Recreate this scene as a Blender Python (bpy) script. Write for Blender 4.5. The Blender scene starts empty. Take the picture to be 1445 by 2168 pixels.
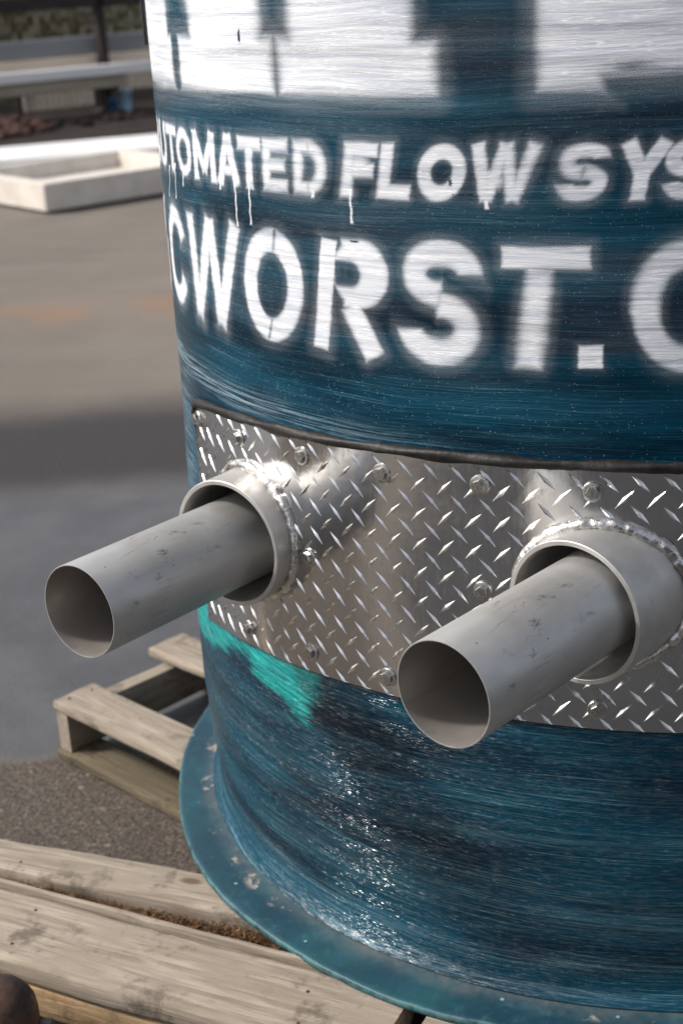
import bpy, bmesh, math, random
import numpy as np
from mathutils import Vector, Matrix

random.seed(7)
rng = np.random.default_rng(7)
sc = bpy.context.scene
col = sc.collection
PI = math.pi

# ------------------------------------------------------------------ camera, sky, sun, exposure
CAM_O = Vector((0.0, -2.6385, 1.5964))
FW = Vector((-0.19095291, 0.91957022, -0.34340587))
RT = Vector((0.98152628, 0.18313701, -0.05538043))
UP = Vector((-0.01196413, 0.34763694, 0.93755289))
cd = bpy.data.cameras.new('camera')
cam = bpy.data.objects.new('camera', cd)
col.objects.link(cam)
m = Matrix((RT, UP, -FW)).transposed().to_4x4()
m.translation = CAM_O
cam.matrix_world = m
cd.sensor_fit = 'VERTICAL'
cd.sensor_height = 36
cd.lens = 53.14
cd.clip_start = 0.05
cd.clip_end = 500
cd.dof.use_dof = True
cd.dof.focus_distance = 1.93
cd.dof.aperture_fstop = 5.2
cd.dof.aperture_blades = 9
sc.camera = cam

SUN_AZ = -78.0      # measured from -Y towards +X, seen from the tank axis
SUN_EL = 44.0
w = bpy.data.worlds.new('World')
sc.world = w
w.use_nodes = True
nt = w.node_tree
sky = nt.nodes.new('ShaderNodeTexSky')
sky.sky_type = 'NISHITA'
sky.sun_disc = False
sky.sun_elevation = math.radians(SUN_EL)
sx, sy = math.sin(math.radians(SUN_AZ)), -math.cos(math.radians(SUN_AZ))
sky.sun_rotation = math.atan2(sx, sy)
sky.air_density = 1.0
sky.dust_density = 3.0
hs = nt.nodes.new('ShaderNodeHueSaturation')
hs.inputs['Saturation'].default_value = 0.45
nt.links.new(sky.outputs[0], hs.inputs['Color'])
nt.links.new(hs.outputs[0], nt.nodes['Background'].inputs[0])
nt.nodes['Background'].inputs[1].default_value = 0.15
sd = bpy.data.lights.new('sun', 'SUN')
sd.energy = 2.6
sd.angle = math.radians(6.0)
sd.color = (1.0, 0.95, 0.88)
sun = bpy.data.objects.new('sun', sd)
col.objects.link(sun)
ce = math.cos(math.radians(SUN_EL))
sun.rotation_euler = Vector((sx * ce, sy * ce, math.sin(math.radians(SUN_EL)))).to_track_quat('Z', 'Y').to_euler()
sc.view_settings.view_transform = 'Standard'
sc.view_settings.look = 'None'
sc.view_settings.gamma = 1
sc.view_settings.exposure = 0.40
sc.cycles.use_denoising = True

# ------------------------------------------------------------------ node helper
class NT:
    def __init__(s, name):
        s.m = bpy.data.materials.new(name)
        s.m.use_nodes = True
        s.t = s.m.node_tree
        s.b = s.t.nodes['Principled BSDF']
    def lk(s, a, b):
        s.t.links.new(a, b)
    def _set(s, inp, v):
        if hasattr(v, 'is_output') or isinstance(v, bpy.types.NodeSocket):
            s.lk(v, inp)
        elif isinstance(v, (tuple, list)):
            inp.default_value = (*v, 1.0) if (len(v) == 3 and len(inp.default_value) == 4) else v
        else:
            inp.default_value = v
    def n(s, t, **k):
        nd = s.t.nodes.new(t)
        for a, b in k.items():
            setattr(nd, a, b)
        return nd
    def attr(s, name):
        return s.n('ShaderNodeAttribute', attribute_name=name)
    def obj(s):
        return s.n('ShaderNodeTexCoord').outputs['Object']
    def pos(s):
        return s.n('ShaderNodeNewGeometry').outputs['Position']
    def mapv(s, v, sc_=(1, 1, 1), loc=(0, 0, 0), rot=(0, 0, 0)):
        nd = s.n('ShaderNodeMapping')
        s._set(nd.inputs['Vector'], v)
        nd.inputs['Scale'].default_value = sc_
        nd.inputs['Location'].default_value = loc
        nd.inputs['Rotation'].default_value = rot
        return nd.outputs[0]
    def noise(s, v, scale=5, detail=4, rough=0.5, dist=0.0):
        nd = s.n('ShaderNodeTexNoise')
        s._set(nd.inputs['Vector'], v)
        nd.inputs['Scale'].default_value = scale
        nd.inputs['Detail'].default_value = detail
        nd.inputs['Roughness'].default_value = rough
        nd.inputs['Distortion'].default_value = dist
        return nd.outputs['Fac']
    def vor(s, v, scale=5, feat='F1', rnd=1.0):
        nd = s.n('ShaderNodeTexVoronoi', feature=feat)
        s._set(nd.inputs['Vector'], v)
        nd.inputs['Scale'].default_value = scale
        nd.inputs['Randomness'].default_value = rnd
        return nd.outputs['Distance'], nd.outputs['Color']
    def ramp(s, v, a, b, lo=0.0, hi=1.0, smooth=True):
        nd = s.n('ShaderNodeMapRange', interpolation_type='SMOOTHSTEP' if smooth else 'LINEAR')
        s._set(nd.inputs['Value'], v)
        for i, x in zip(('From Min', 'From Max', 'To Min', 'To Max'), (a, b, lo, hi)):
            nd.inputs[i].default_value = x
        return nd.outputs['Result']
    def mth(s, op, a, b=None, c=None, clamp=False):
        nd = s.n('ShaderNodeMath', operation=op, use_clamp=clamp)
        s._set(nd.inputs[0], a)
        if b is not None: s._set(nd.inputs[1], b)
        if c is not None: s._set(nd.inputs[2], c)
        return nd.outputs[0]
    def mix(s, f, a, b, bt='MIX'):
        nd = s.n('ShaderNodeMix', data_type='RGBA', blend_type=bt)
        s._set(nd.inputs[0], f)
        s._set(nd.inputs[6], a)
        s._set(nd.inputs[7], b)
        return nd.outputs[2]
    def bump(s, h, strength=0.5, dist=0.01, nrm=None):
        nd = s.n('ShaderNodeBump')
        s._set(nd.inputs['Height'], h)
        nd.inputs['Strength'].default_value = strength
        nd.inputs['Distance'].default_value = dist
        if nrm is not None: s.lk(nrm, nd.inputs['Normal'])
        return nd.outputs[0]
    def comb(s, x, y, z):
        nd = s.n('ShaderNodeCombineXYZ')
        for i, v in enumerate((x, y, z)): s._set(nd.inputs[i], v)
        return nd.outputs[0]
    def sep(s, v):
        nd = s.n('ShaderNodeSeparateXYZ')
        s._set(nd.inputs[0], v)
        return nd.outputs
    def rnd(s):
        return s.n('ShaderNodeObjectInfo').outputs['Random']
    def done(s, col_=None, rough=None, metal=None, nrm=None, spec=None, coat=None, coatr=None, aniso=None):
        B = s.b.inputs
        if col_ is not None: s._set(B['Base Color'], col_)
        if rough is not None: s._set(B['Roughness'], rough)
        if metal is not None: s._set(B['Metallic'], metal)
        if nrm is not None: s.lk(nrm, B['Normal'])
        if spec is not None: s._set(B['Specular IOR Level'], spec)
        if coat is not None: s._set(B['Coat Weight'], coat)
        if coatr is not None: s._set(B['Coat Roughness'], coatr)
        return s.m

# ------------------------------------------------------------------ materials
def mat_shell():
    N = NT('painted_fiberglass')
    cyl = N.attr('cyl').outputs['Vector']
    s_, z_, _ = N.sep(cyl)
    paint = N.attr('paint').outputs['Fac']
    turq = N.attr('turq').outputs['Fac']
    pale = N.attr('pale').outputs['Fac']
    # the winding wobbles a little up and down along the tank
    wob = N.noise(N.comb(N.mth('MULTIPLY', s_, 2.2), N.mth('MULTIPLY', z_, 5.0), 0.0), 1.0, 2)
    zz = N.mth('ADD', z_, N.mth('MULTIPLY', wob, 0.03))
    def st(fs, fz, det, rough, off=0.0, tilt=0.0):
        z2 = zz if tilt == 0 else N.mth('ADD', zz, N.mth('MULTIPLY', s_, tilt))
        return N.noise(N.comb(N.mth('MULTIPLY_ADD', s_, fs, off), N.mth('MULTIPLY', z2, fz), off), 1.0, det, rough)
    band = st(1.2, 14, 3, 0.55, 3.1)                # broad bands
    mid = st(5.0, 110, 4, 0.6, 11.0)               # winding ridges
    fib = st(3.5, 480, 4, 0.62, 5.0, 0.012)       # glass fibres
    fib2 = st(2.6, 360, 4, 0.6, 25.0, -0.02)
    patch = st(1.8, 12, 4, 0.6, 40.0)
    deep = N.mix(N.ramp(band, 0.35, 0.66), (0.0003, 0.012, 0.026), (0.0005, 0.040, 0.070))
    deep = N.mix(N.ramp(patch, 0.45, 0.72), deep, (0.002, 0.050, 0.088))
    # pale fibres showing through the blue
    low = N.ramp(z_, 0.62, 0.50)                   # worn lower wall
    amt = N.mth('MULTIPLY_ADD', low, 0.40, 0.30)
    fmask = N.mth('MULTIPLY', N.ramp(fib, 0.55, 0.65), N.ramp(patch, 0.40, 0.60, 0.20, 1.0))
    f2 = N.mth('MULTIPLY', N.ramp(fib2, 0.56, 0.72), N.ramp(band, 0.40, 0.62))
    fall = N.mth('MULTIPLY', N.mth('MAXIMUM', fmask, f2), amt, clamp=True)
    base = N.mix(fall, deep, (0.10, 0.24, 0.28))
    # pale streaked bands
    pm = N.mth('MULTIPLY', pale, N.ramp(st(7.0, 330, 4, 0.65, 61.0), 0.42, 0.66), clamp=True)
    base = N.mix(pm, base, N.mix(N.ramp(z_, 0.6, 0.8), (0.17, 0.29, 0.33), (0.30, 0.42, 0.50)))
    # turquoise older coat
    tn = st(8.0, 62, 6, 0.72, 77.0, 0.22)
    tm = N.ramp(N.mth('ADD', turq, N.mth('MULTIPLY', N.mth('SUBTRACT', tn, 0.5), 2.2)), 0.38, 0.80)
    tm = N.mth('MULTIPLY', tm, N.ramp(st(12, 240, 4, 0.7, 71.0, 0.1), 0.36, 0.50, 0.45, 1.0))
    tc = N.mix(N.ramp(st(18, 200, 4, 0.6, 9.0, 0.15), 0.40, 0.66), (0.005, 0.21, 0.21), (0.015, 0.38, 0.35))
    tc = N.mix(N.ramp(st(11, 330, 3, 0.6, 19.0, 0.10), 0.60, 0.70, 0, 0.5), tc, (0.30, 0.55, 0.50))
    tc = N.mix(N.ramp(st(14, 30, 4, 0.6, 29.0), 0.56, 0.66, 0, 0.8), tc, (0.002, 0.10, 0.12))
    base = N.mix(tm, base, tc)
    # white spray paint: soft mist, grain and ridges where it caught less
    grain = N.noise(N.comb(N.mth('MULTIPLY', s_, 700), N.mth('MULTIPLY', z_, 700), 0.0), 1.0, 2, 0.6)
    sk = N.mth('MULTIPLY', N.mth('SUBTRACT', mid, 0.5), 0.60)
    bk = N.mth('MULTIPLY', N.mth('SUBTRACT', band, 0.5), 0.30)
    edge = N.mth('MULTIPLY', N.mth('MULTIPLY', paint, N.mth('SUBTRACT', 1.0, paint)), 4.0)
    pn = N.mth('ADD', N.mth('MULTIPLY', N.mth('ADD', sk, bk), N.mth('MULTIPLY_ADD', edge, 0.9, 0.0)),
               N.mth('MULTIPLY', N.mth('MULTIPLY', N.mth('SUBTRACT', grain, 0.5), 0.9), edge))
    pf = N.mth('ADD', paint, pn, clamp=True)
    pf = N.mth('MULTIPLY', pf, N.ramp(paint, 0.0, 0.06))
    pf = N.mth('MULTIPLY', pf, N.ramp(st(3.0, 70, 4, 0.6, 17.0), 0.30, 0.46, 0.80, 1.0))
    wcol = N.mix(N.ramp(mid, 0.34, 0.56), (0.62, 0.65, 0.72), (0.80, 0.81, 0.84))
    wcol = N.mix(N.ramp(fib2, 0.60, 0.74, 0, 0.12), wcol, (0.50, 0.55, 0.64))
    colr = N.mix(pf, base, wcol)
    # overspray dust
    d1, c1 = N.vor(N.comb(N.mth('MULTIPLY', s_, 300), N.mth('MULTIPLY', z_, 300), 0.0), 1.0)
    dust = N.mth('MULTIPLY', N.ramp(d1, 0.20, 0.10), N.ramp(N.sep(c1)[0], 0.72, 0.76))
    dz = N.mth('MULTIPLY', N.ramp(z_, 0.92, 0.985), N.ramp(patch, 0.40, 0.60, 0.35, 1.0))
    colr = N.mix(N.mth('MULTIPLY', N.mth('MULTIPLY', dust, dz), 0.55), colr, (0.55, 0.60, 0.66))
    # small chips to bare glass
    d2, c2 = N.vor(N.comb(N.mth('MULTIPLY', s_, 9), N.mth('MULTIPLY', z_, 16), 0.0), 1.0)
    chip = N.mth('MULTIPLY', N.ramp(N.mth('ADD', d2, N.mth('MULTIPLY', grain, 0.05)), 0.075, 0.055), N.ramp(N.sep(c2)[1], 0.80, 0.82))
    chip = N.mth('MULTIPLY', chip, N.ramp(z_, 0.62, 0.55))
    colr = N.mix(chip, colr, (0.35, 0.55, 0.52))
    # relief
    h = N.mth('ADD', N.mth('MULTIPLY', mid, 0.9), N.mth('MULTIPLY', fib, 0.16))
    h = N.mth('ADD', h, N.mth('MULTIPLY', band, 1.6))
    lump = N.noise(N.comb(N.mth('MULTIPLY', s_, 22), N.mth('MULTIPLY', zz, 150), 0.0), 1.0, 3, 0.6)
    h = N.mth('ADD', h, N.mth('MULTIPLY', lump, 0.55))
    nb0 = N.bump(h, 0.55, 0.0022)
    hl = N.mth('MULTIPLY', N.ramp(st(9.0, 480, 3, 0.6, 33.0), 0.46, 0.70, smooth=False), N.ramp(z_, 1.12, 0.60, 0.15, 1.0))
    nb = N.bump(hl, 1.0, 0.0004, nb0)
    nb2 = N.bump(N.mth('MULTIPLY', grain, 1.0), 0.25, 0.0004, nb)
    rg = N.mth('MULTIPLY_ADD', pf, 0.26, 0.15)
    rg = N.mth('ADD', rg, N.mth('MULTIPLY', N.mth('SUBTRACT', patch, 0.5), 0.10))
    tan = N.n('ShaderNodeTangent', direction_type='RADIAL', axis='Z')
    N.lk(tan.outputs[0], N.b.inputs['Tangent'])
    lowr = N.ramp(z_, 1.08, 0.62)
    N.b.inputs['Anisotropic'].default_value = 0.5
    rg = N.mth('ADD', N.mth('MULTIPLY_ADD', lowr, 0.06, 0.26), N.mth('MULTIPLY', pf, 0.16))
    spk = st(40.0, 300, 3, 0.7, 52.0)
    sp = N.mth('MULTIPLY_ADD', N.mth('MULTIPLY', N.ramp(spk, 0.47, 0.64), lowr), 0.8, 0.16)
    # ends of glass strands stand proud of the resin and face upwards: they glint in the sun
    g1 = N.noise(N.comb(N.mth('MULTIPLY', s_, 75), N.mth('MULTIPLY', zz, 760), 4.0), 1.0, 2, 0.5)
    g2 = N.noise(N.comb(N.mth('MULTIPLY', s_, 230), N.mth('MULTIPLY', zz, 330), 14.0), 1.0, 1, 0.5)
    gm = N.mth('MULTIPLY', N.ramp(st(6.0, 45, 4, 0.65, 91.0), 0.38, 0.58), N.ramp(z_, 1.12, 0.60, 0.22, 1.0))
    gk = N.mth('MULTIPLY', N.mth('MULTIPLY', N.ramp(g1, 0.53, 0.72, smooth=False), 1.9), gm)
    gl = N.mth('MULTIPLY', N.mth('SUBTRACT', g2, 0.5), N.mth('MULTIPLY', gk, 0.42))
    v1 = N.n('ShaderNodeVectorMath', operation='SCALE'); N.lk(tan.outputs[0], v1.inputs[0]); N.lk(gl, v1.inputs['Scale'])
    gN = N.n('ShaderNodeNewGeometry').outputs['Normal']
    vm = N.n('ShaderNodeMix', data_type='VECTOR'); N.lk(N.mth('MULTIPLY', gk, 2.5, clamp=True), vm.inputs[0]); N.lk(nb2, vm.inputs[4]); N.lk(gN, vm.inputs[5])
    v2 = N.n('ShaderNodeVectorMath', operation='ADD'); N.lk(vm.outputs[1], v2.inputs[0]); N.lk(N.comb(0.0, 0.0, gk), v2.inputs[1])
    v3 = N.n('ShaderNodeVectorMath', operation='ADD'); N.lk(v2.outputs[0], v3.inputs[0]); N.lk(v1.outputs[0], v3.inputs[1])
    v4 = N.n('ShaderNodeVectorMath', operation='NORMALIZE'); N.lk(v3.outputs[0], v4.inputs[0])
    rg = N.mth('SUBTRACT', rg, N.mth('MULTIPLY', N.mth('MINIMUM', gk, 1.0), 0.18))
    return N.done(colr, rg, 0.0, v4.outputs[0], sp)

def mat_flange():
    N = NT('weathered_teal_gelcoat')
    p = N.obj()
    rad = N.attr('rad').outputs['Fac']      # 0 at wall, 1 at rim
    a = N.noise(p, 9, 5, 0.6)
    b = N.noise(p, 45, 5, 0.65)
    c = N.mix(N.ramp(a, 0.36, 0.66), (0.007, 0.038, 0.060), (0.010, 0.066, 0.084))
    c = N.mix(N.ramp(b, 0.54, 0.76, 0, 0.35), c, (0.03, 0.16, 0.18))
    c = N.mix(N.ramp(N.noise(p, 22, 4, 0.6), 0.60, 0.74, 0, 0.7), c, (0.02, 0.05, 0.11))
    # dust and dirt caught at the foot of the wall
    dm = N.mth('MULTIPLY', N.ramp(rad, 0.62, 0.12), N.ramp(b, 0.3, 0.65, 0.45, 0.95))
    c = N.mix(dm, c, (0.085, 0.105, 0.115))
    chipn = N.noise(p, 17, 5, 0.62)
    cm = N.mth('MULTIPLY', N.ramp(chipn, 0.59, 0.66), N.mth('MULTIPLY', N.ramp(rad, 0.62, 0.45), N.ramp(rad, 0.06, 0.16)))
    c = N.mix(N.mth('MULTIPLY', N.ramp(N.noise(p, 8, 5, 0.7), 0.50, 0.68), N.ramp(rad, 0.75, 0.2, 0, .6)), c, (0.12, 0.125, 0.12))
    c = N.mix(cm, c, (0.30, 0.25, 0.215))
    d1, c1 = N.vor(p, 60)
    sp = N.mth('MULTIPLY', N.ramp(d1, 0.22, 0.14), N.ramp(N.sep(c1)[0], 0.86, 0.9))
    c = N.mix(N.mth('MULTIPLY', sp, 0.6), c, (0.25, 0.42, 0.42))
    em = N.mth('MULTIPLY', N.ramp(rad, 0.955, 0.99), N.ramp(b, 0.35, 0.6))
    c = N.mix(N.mth('MULTIPLY', em, 0.5), c, (0.10, 0.22, 0.22))
    return N.done(c, N.ramp(b, 0.3, 0.7, 0.42, 0.62), 0, N.bump(N.mth('ADD', b, N.mth('MULTIPLY', cm, -0.6)), 0.5, 0.002), 0.4)

def mat_alu():
    N = NT('tread_aluminium')
    p = N.attr('cyl').outputs['Vector']
    lug = N.attr('lug').outputs['Fac']
    a = N.noise(p, 7, 4, 0.6)
    b = N.noise(N.mapv(p, (60, 8, 1)), 3, 5, 0.7)      # faint vertical smears
    c = N.mix(N.ramp(a, 0.35, 0.7), (0.62, 0.61, 0.60), (0.72, 0.71, 0.70))
    c = N.mix(lug, c, (0.66, 0.65, 0.64))
    d1, c1 = N.vor(p, 420)
    sp = N.mth('MULTIPLY', N.ramp(d1, 0.25, 0.12), N.ramp(N.sep(c1)[0], 0.88, 0.9))
    c = N.mix(N.mth('MULTIPLY', sp, 0.35), c, (0.8, 0.8, 0.8))
    st = N.mth('MULTIPLY', N.ramp(N.noise(p, 14, 5, 0.7), 0.58, 0.72), 0.45)
    c = N.mix(st, c, (0.20, 0.18, 0.165))
    r = N.ramp(b, 0.25, 0.75, 0.10, 0.20)
    r = N.mth('ADD', r, N.mth('MULTIPLY', st, 0.25))
    r = N.mth('ADD', r, N.mth('MULTIPLY', lug, 0.10))
    h = N.mth('ADD', N.mth('MULTIPLY', N.noise(p, 10, 3, 0.5), 1.0), N.mth('MULTIPLY', N.noise(p, 90, 3, 0.5), 0.06))
    return N.done(c, r, 1.0, N.bump(h, 0.35, 0.004))

def mat_metal(name, c0, c1, r0, r1, metal=1.0, scale=14, stain=None, stretch=(1, 1, 1), bump=0.1, bscale=120, bdist=0.001):
    N = NT(name)
    p = N.mapv(N.obj(), stretch)
    a = N.noise(p, scale, 5, 0.6)
    c = N.mix(N.ramp(a, 0.32, 0.68), c0, c1)
    if stain:
        c = N.mix(N.ramp(N.noise(N.obj(), scale * 1.7, 5, 0.7), 0.58, 0.72, 0, stain[1]), c, stain[0])
    r = N.ramp(N.noise(p, scale * 3, 4, 0.6), 0.3, 0.7, r0, r1)
    return N.done(c, r, metal, N.bump(N.noise(p, bscale, 3, 0.6), bump, bdist))

def mat_pipe():
    N = NT('mill_finish_stainless')
    p = N.obj()                                  # local z runs along the pipe
    a = N.noise(N.mapv(p, (1, 1, 0.25)), 16, 5, 0.6)
    c = N.mix(N.ramp(a, 0.3, 0.7), (0.40, 0.392, 0.38), (0.47, 0.462, 0.45))
    c = N.mix(N.ramp(N.noise(p, 6, 4, 0.6), 0.50, 0.68, 0, 0.35), c, (0.30, 0.27, 0.235))
    lg_ = N.noise(N.mapv(p, (1, 1, 0.05)), 150, 4, 0.7)
    c = N.mix(N.mth('MULTIPLY', N.ramp(lg_, 0.56, 0.70), N.ramp(N.noise(p, 9, 3, 0.6), 0.45, 0.6, 0, 0.5)), c, (0.20, 0.195, 0.19))
    # handling scuffs: dark short smears
    sc1 = N.noise(N.mapv(p, (1, 1, 0.45), rot=(0, 0.15, 0)), 46, 6, 0.72, 0.6)
    reg = N.ramp(N.noise(p, 11, 3, 0.5), 0.45, 0.60)
    m1 = N.mth('MULTIPLY', N.ramp(sc1, 0.575, 0.66), reg)
    c = N.mix(N.mth('MULTIPLY', m1, 0.75), c, (0.11, 0.11, 0.11))
    # thin wandering scratch lines
    wv = N.noise(N.mapv(p, (1, 1, 0.7)), 9, 3, 0.5, 1.5)
    line = N.ramp(N.mth('ABSOLUTE', N.mth('SUBTRACT', wv, 0.5)), 0.0045, 0.001)
    lreg = N.ramp(N.noise(p, 13, 2, 0.5), 0.50, 0.60)
    c = N.mix(N.mth('MULTIPLY', N.mth('MULTIPLY', line, lreg), 0.35), c, (0.14, 0.14, 0.14))
    d1, c1 = N.vor(p, 70)
    dot = N.mth('MULTIPLY', N.ramp(d1, 0.10, 0.07), N.ramp(N.sep(c1)[0], 0.93, 0.94))
    c = N.mix(dot, c, (0.16, 0.07, 0.03))
    seam = N.attr('seam').outputs['Fac']
    c = N.mix(N.mth('MULTIPLY', seam, 0.6), c, (0.13, 0.125, 0.12))
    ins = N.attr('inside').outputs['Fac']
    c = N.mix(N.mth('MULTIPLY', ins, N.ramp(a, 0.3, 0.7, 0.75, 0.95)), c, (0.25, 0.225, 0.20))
    h = N.noise(N.mapv(p, (1, 1, 0.15)), 180, 3, 0.6)
    return N.done(c, N.ramp(N.noise(p, 30, 4, 0.6), 0.3, 0.7, 0.42, 0.54), 0.60, N.bump(h, 0.12, 0.0006), 0.5)

def mat_wood(name, light, dark, warm, grey=0.5):
    N = NT(name)
    o = N.obj()
    sh = N.mth('MULTIPLY', N.rnd(), 37.0)
    p = N.n('ShaderNodeVectorMath', operation='ADD')
    N.lk(o, p.inputs[0]); N.lk(N.comb(sh, sh, sh), p.inputs[1])
    p = p.outputs[0]
    g = N.noise(N.mapv(p, (1.6, 26, 26)), 3.2, 6, 0.62, 0.5)
    g2 = N.noise(N.mapv(p, (3.0, 130, 130)), 3.0, 4, 0.7)
    blotch = N.noise(N.mapv(p, (1, 2.5, 2.5)), 6, 4, 0.6)
    c = N.mix(N.ramp(g, 0.33, 0.68), dark, light)
    c = N.mix(N.ramp(g2, 0.52, 0.75, 0, 0.55), c, tuple(x * 0.45 for x in dark))
    c = N.mix(N.ramp(blotch, 0.42, 0.66, 0, 0.9), c, warm)
    c = N.mix(N.ramp(N.noise(p, 10, 6, 0.75), 0.52, 0.68, 0, 0.75), c, tuple(x * 0.4 for x in dark))
    # knots
    d1, c1 = N.vor(N.mapv(p, (5.5, 13, 13)), 1.0)
    kn = N.mth('MULTIPLY', N.ramp(d1, 0.16, 0.07), N.ramp(N.sep(c1)[0], 0.70, 0.74))
    c = N.mix(N.mth('MULTIPLY', kn, 0.8), c, (0.09, 0.05, 0.03))
    rs = N.mth('MULTIPLY', N.ramp(N.noise(p, 9, 4, 0.6), 0.66, 0.74), 0.6)
    c = N.mix(rs, c, (0.16, 0.062, 0.028))
    h = N.mth('ADD', g, N.mth('MULTIPLY', g2, 0.7))
    return N.done(c, 0.85, 0, N.bump(h, 0.7, 0.003), 0.2)

def mat_simple(name, c0, c1, scale=8, rough=0.8, bump=0.3, bdist=0.004, detail=5, spec=0.3, stretch=(1, 1, 1)):
    N = NT(name)
    p = N.mapv(N.obj(), stretch)
    a = N.noise(p, scale, detail, 0.65)
    return N.done(N.mix(N.ramp(a, 0.32, 0.68), c0, c1), rough, 0, N.bump(N.noise(p, scale * 4, 4, 0.6), bump, bdist), spec)

def mat_ground():
    N = NT('yard_asphalt')
    p = N.pos()
    x, y, z = N.sep(p)
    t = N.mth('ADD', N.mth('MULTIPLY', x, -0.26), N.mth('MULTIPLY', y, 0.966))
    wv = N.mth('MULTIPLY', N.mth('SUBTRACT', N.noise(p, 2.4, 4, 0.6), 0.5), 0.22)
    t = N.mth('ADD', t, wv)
    big = N.noise(p, 0.7, 4, 0.6)
    fine = N.noise(p, 95, 5, 0.75)
    agg, aggc = N.vor(p, 120)
    c = N.mix(N.ramp(big, 0.3, 0.7), (0.155, 0.132, 0.110), (0.200, 0.172, 0.145))
    c = N.mix(N.ramp(N.noise(N.mapv(p, (0.5, 2.2, 1), rot=(0, 0, -0.26)), 1.5, 4, 0.6), 0.5, 0.75, 0, 0.5), c, (0.12, 0.10, 0.09))
    # faint rusty run-off line
    ru = N.mth('MULTIPLY', N.ramp(N.mth('ABSOLUTE', N.mth('SUBTRACT', t, 5.0)), 0.45, 0.05), N.ramp(N.noise(p, 1.1, 3), 0.42, 0.6))
    c = N.mix(N.mth('MULTIPLY', ru, 0.45), c, (0.30, 0.15, 0.07))
    # darker asphalt strip beyond the smooth patch
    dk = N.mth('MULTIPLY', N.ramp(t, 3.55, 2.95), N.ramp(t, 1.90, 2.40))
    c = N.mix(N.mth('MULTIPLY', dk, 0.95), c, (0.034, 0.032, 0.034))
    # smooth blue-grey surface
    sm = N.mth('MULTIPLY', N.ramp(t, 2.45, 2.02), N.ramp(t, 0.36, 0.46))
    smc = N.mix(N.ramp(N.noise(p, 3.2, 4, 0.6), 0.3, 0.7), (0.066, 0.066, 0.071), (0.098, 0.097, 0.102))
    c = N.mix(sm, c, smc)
    # gritty brown near the pallets
    nr = N.mth('MULTIPLY', N.ramp(t, 0.43, 0.38), N.ramp(t, -1.1, -.85))
    nc = N.mix(N.ramp(fine, 0.36, 0.66), (0.050, 0.040, 0.032), (0.140, 0.112, 0.090))
    nc = N.mix(N.ramp(N.sep(aggc)[0], 0.80, 0.95, 0, 0.5), nc, (0.20, 0.17, 0.145))
    pb, pbc = N.vor(p, 38)
    nc = N.mix(N.mth('MULTIPLY', N.ramp(pb, 0.30, 0.22), N.ramp(N.sep(pbc)[1], 0.82, 0.86)), nc, N.mix(N.sep(pbc)[0], (0.035, 0.028, 0.024), (0.24, 0.20, 0.165)))
    nc = N.mix(N.ramp(N.noise(p, 5, 4, 0.6), 0.5, 0.7, 0, 0.4), nc, (0.05, 0.04, 0.035))
    c = N.mix(nr, c, nc)
    fr = N.mth('MULTIPLY', N.ramp(t, -1.2, -1.5), N.ramp(N.mth('ADD', x, N.mth('MULTIPLY', wv, 3.0)), -2.6, -2.1))
    c = N.mix(fr, c, (0.050, 0.050, 0.053))  # unseen ground toned dark for the right half of the plate to reflect
    fl = N.mth('MULTIPLY', N.ramp(t, -3.2, -3.5), N.ramp(N.mth('ADD', x, N.mth('MULTIPLY', wv, 3.0)), -1.6, -2.0))
    c = N.mix(fl, c, (0.30, 0.28, 0.255))  # unseen ground toned pale, as if sunlit, for the plate's reflection
    c = N.mix(N.ramp(fine, 0.50, 0.72, 0, 0.45), c, N.mix(0.5, c, (0.05, 0.045, 0.04)))
    # soil and crumbs caught inside the pallet
    di = N.n('ShaderNodeVectorMath', operation='DISTANCE')
    N.lk(p, di.inputs[0]); di.inputs[1].default_value = (-0.80, 0.16, 0)
    so = N.mth('MULTIPLY', N.ramp(di.outputs['Value'], 0.26, 0.12), N.ramp(N.noise(p, 16, 5, 0.7), 0.40, 0.52))
    c = N.mix(so, c, N.mix(N.ramp(fine, 0.4, 0.6), (0.05, 0.035, 0.025), (0.20, 0.15, 0.11)))
    rg = N.mth('SUBTRACT', 0.92, N.mth('MULTIPLY', sm, 0.35))
    hb = N.mth('MULTIPLY', N.mth('ADD', fine, N.mth('MULTIPLY', agg, 0.6)), N.mth('SUBTRACT', 1.0, N.mth('MULTIPLY', sm, 0.75)))
    return N.done(c, rg, 0, N.bump(hb, 0.8, 0.006), 0.3)

M = {}
M['shell'] = mat_shell()
M['flange'] = mat_flange()
M['alu'] = mat_alu()
M['bolt'] = mat_metal('zinc_bolt', (0.42, 0.41, 0.39), (0.55, 0.54, 0.52), 0.22, 0.38, scale=60, bump=0.3, bscale=400, bdist=0.0006)
M['sleeve'] = mat_metal('turned_aluminium', (0.46, 0.445, 0.425), (0.55, 0.535, 0.515), 0.45, 0.60, 0.75, scale=12, stain=((0.34, 0.31, 0.28), 0.35), bump=0.12, bscale=200, bdist=0.0008)
M['weld'] = mat_metal('weld_metal', (0.42, 0.40, 0.38), (0.78, 0.76, 0.73), 0.20, 0.45, scale=40, stain=((0.20, 0.18, 0.16), 0.6), bump=0.5, bscale=260, bdist=0.002)
M['pipe'] = mat_pipe()
M['black'] = mat_simple('black_sealant', (0.008, 0.007, 0.0065), (0.022, 0.019, 0.017), 25, 0.50, 0.4, 0.003, spec=0.32)
M['inner'] = mat_simple('dark_tank_inside', (0.012, 0.012, 0.012), (0.02, 0.02, 0.02), 5, 0.9)
M['wood'] = mat_wood('weathered_pine', (0.40, 0.342, 0.275), (0.225, 0.182, 0.140), (0.285, 0.238, 0.185))
M['wood_dark'] = mat_wood('shaded_weathered_pine', (0.17, 0.14, 0.095), (0.085, 0.066, 0.043), (0.12, 0.10, 0.062))  # weathered pine darkened to stand for shade under the deck boards
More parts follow.
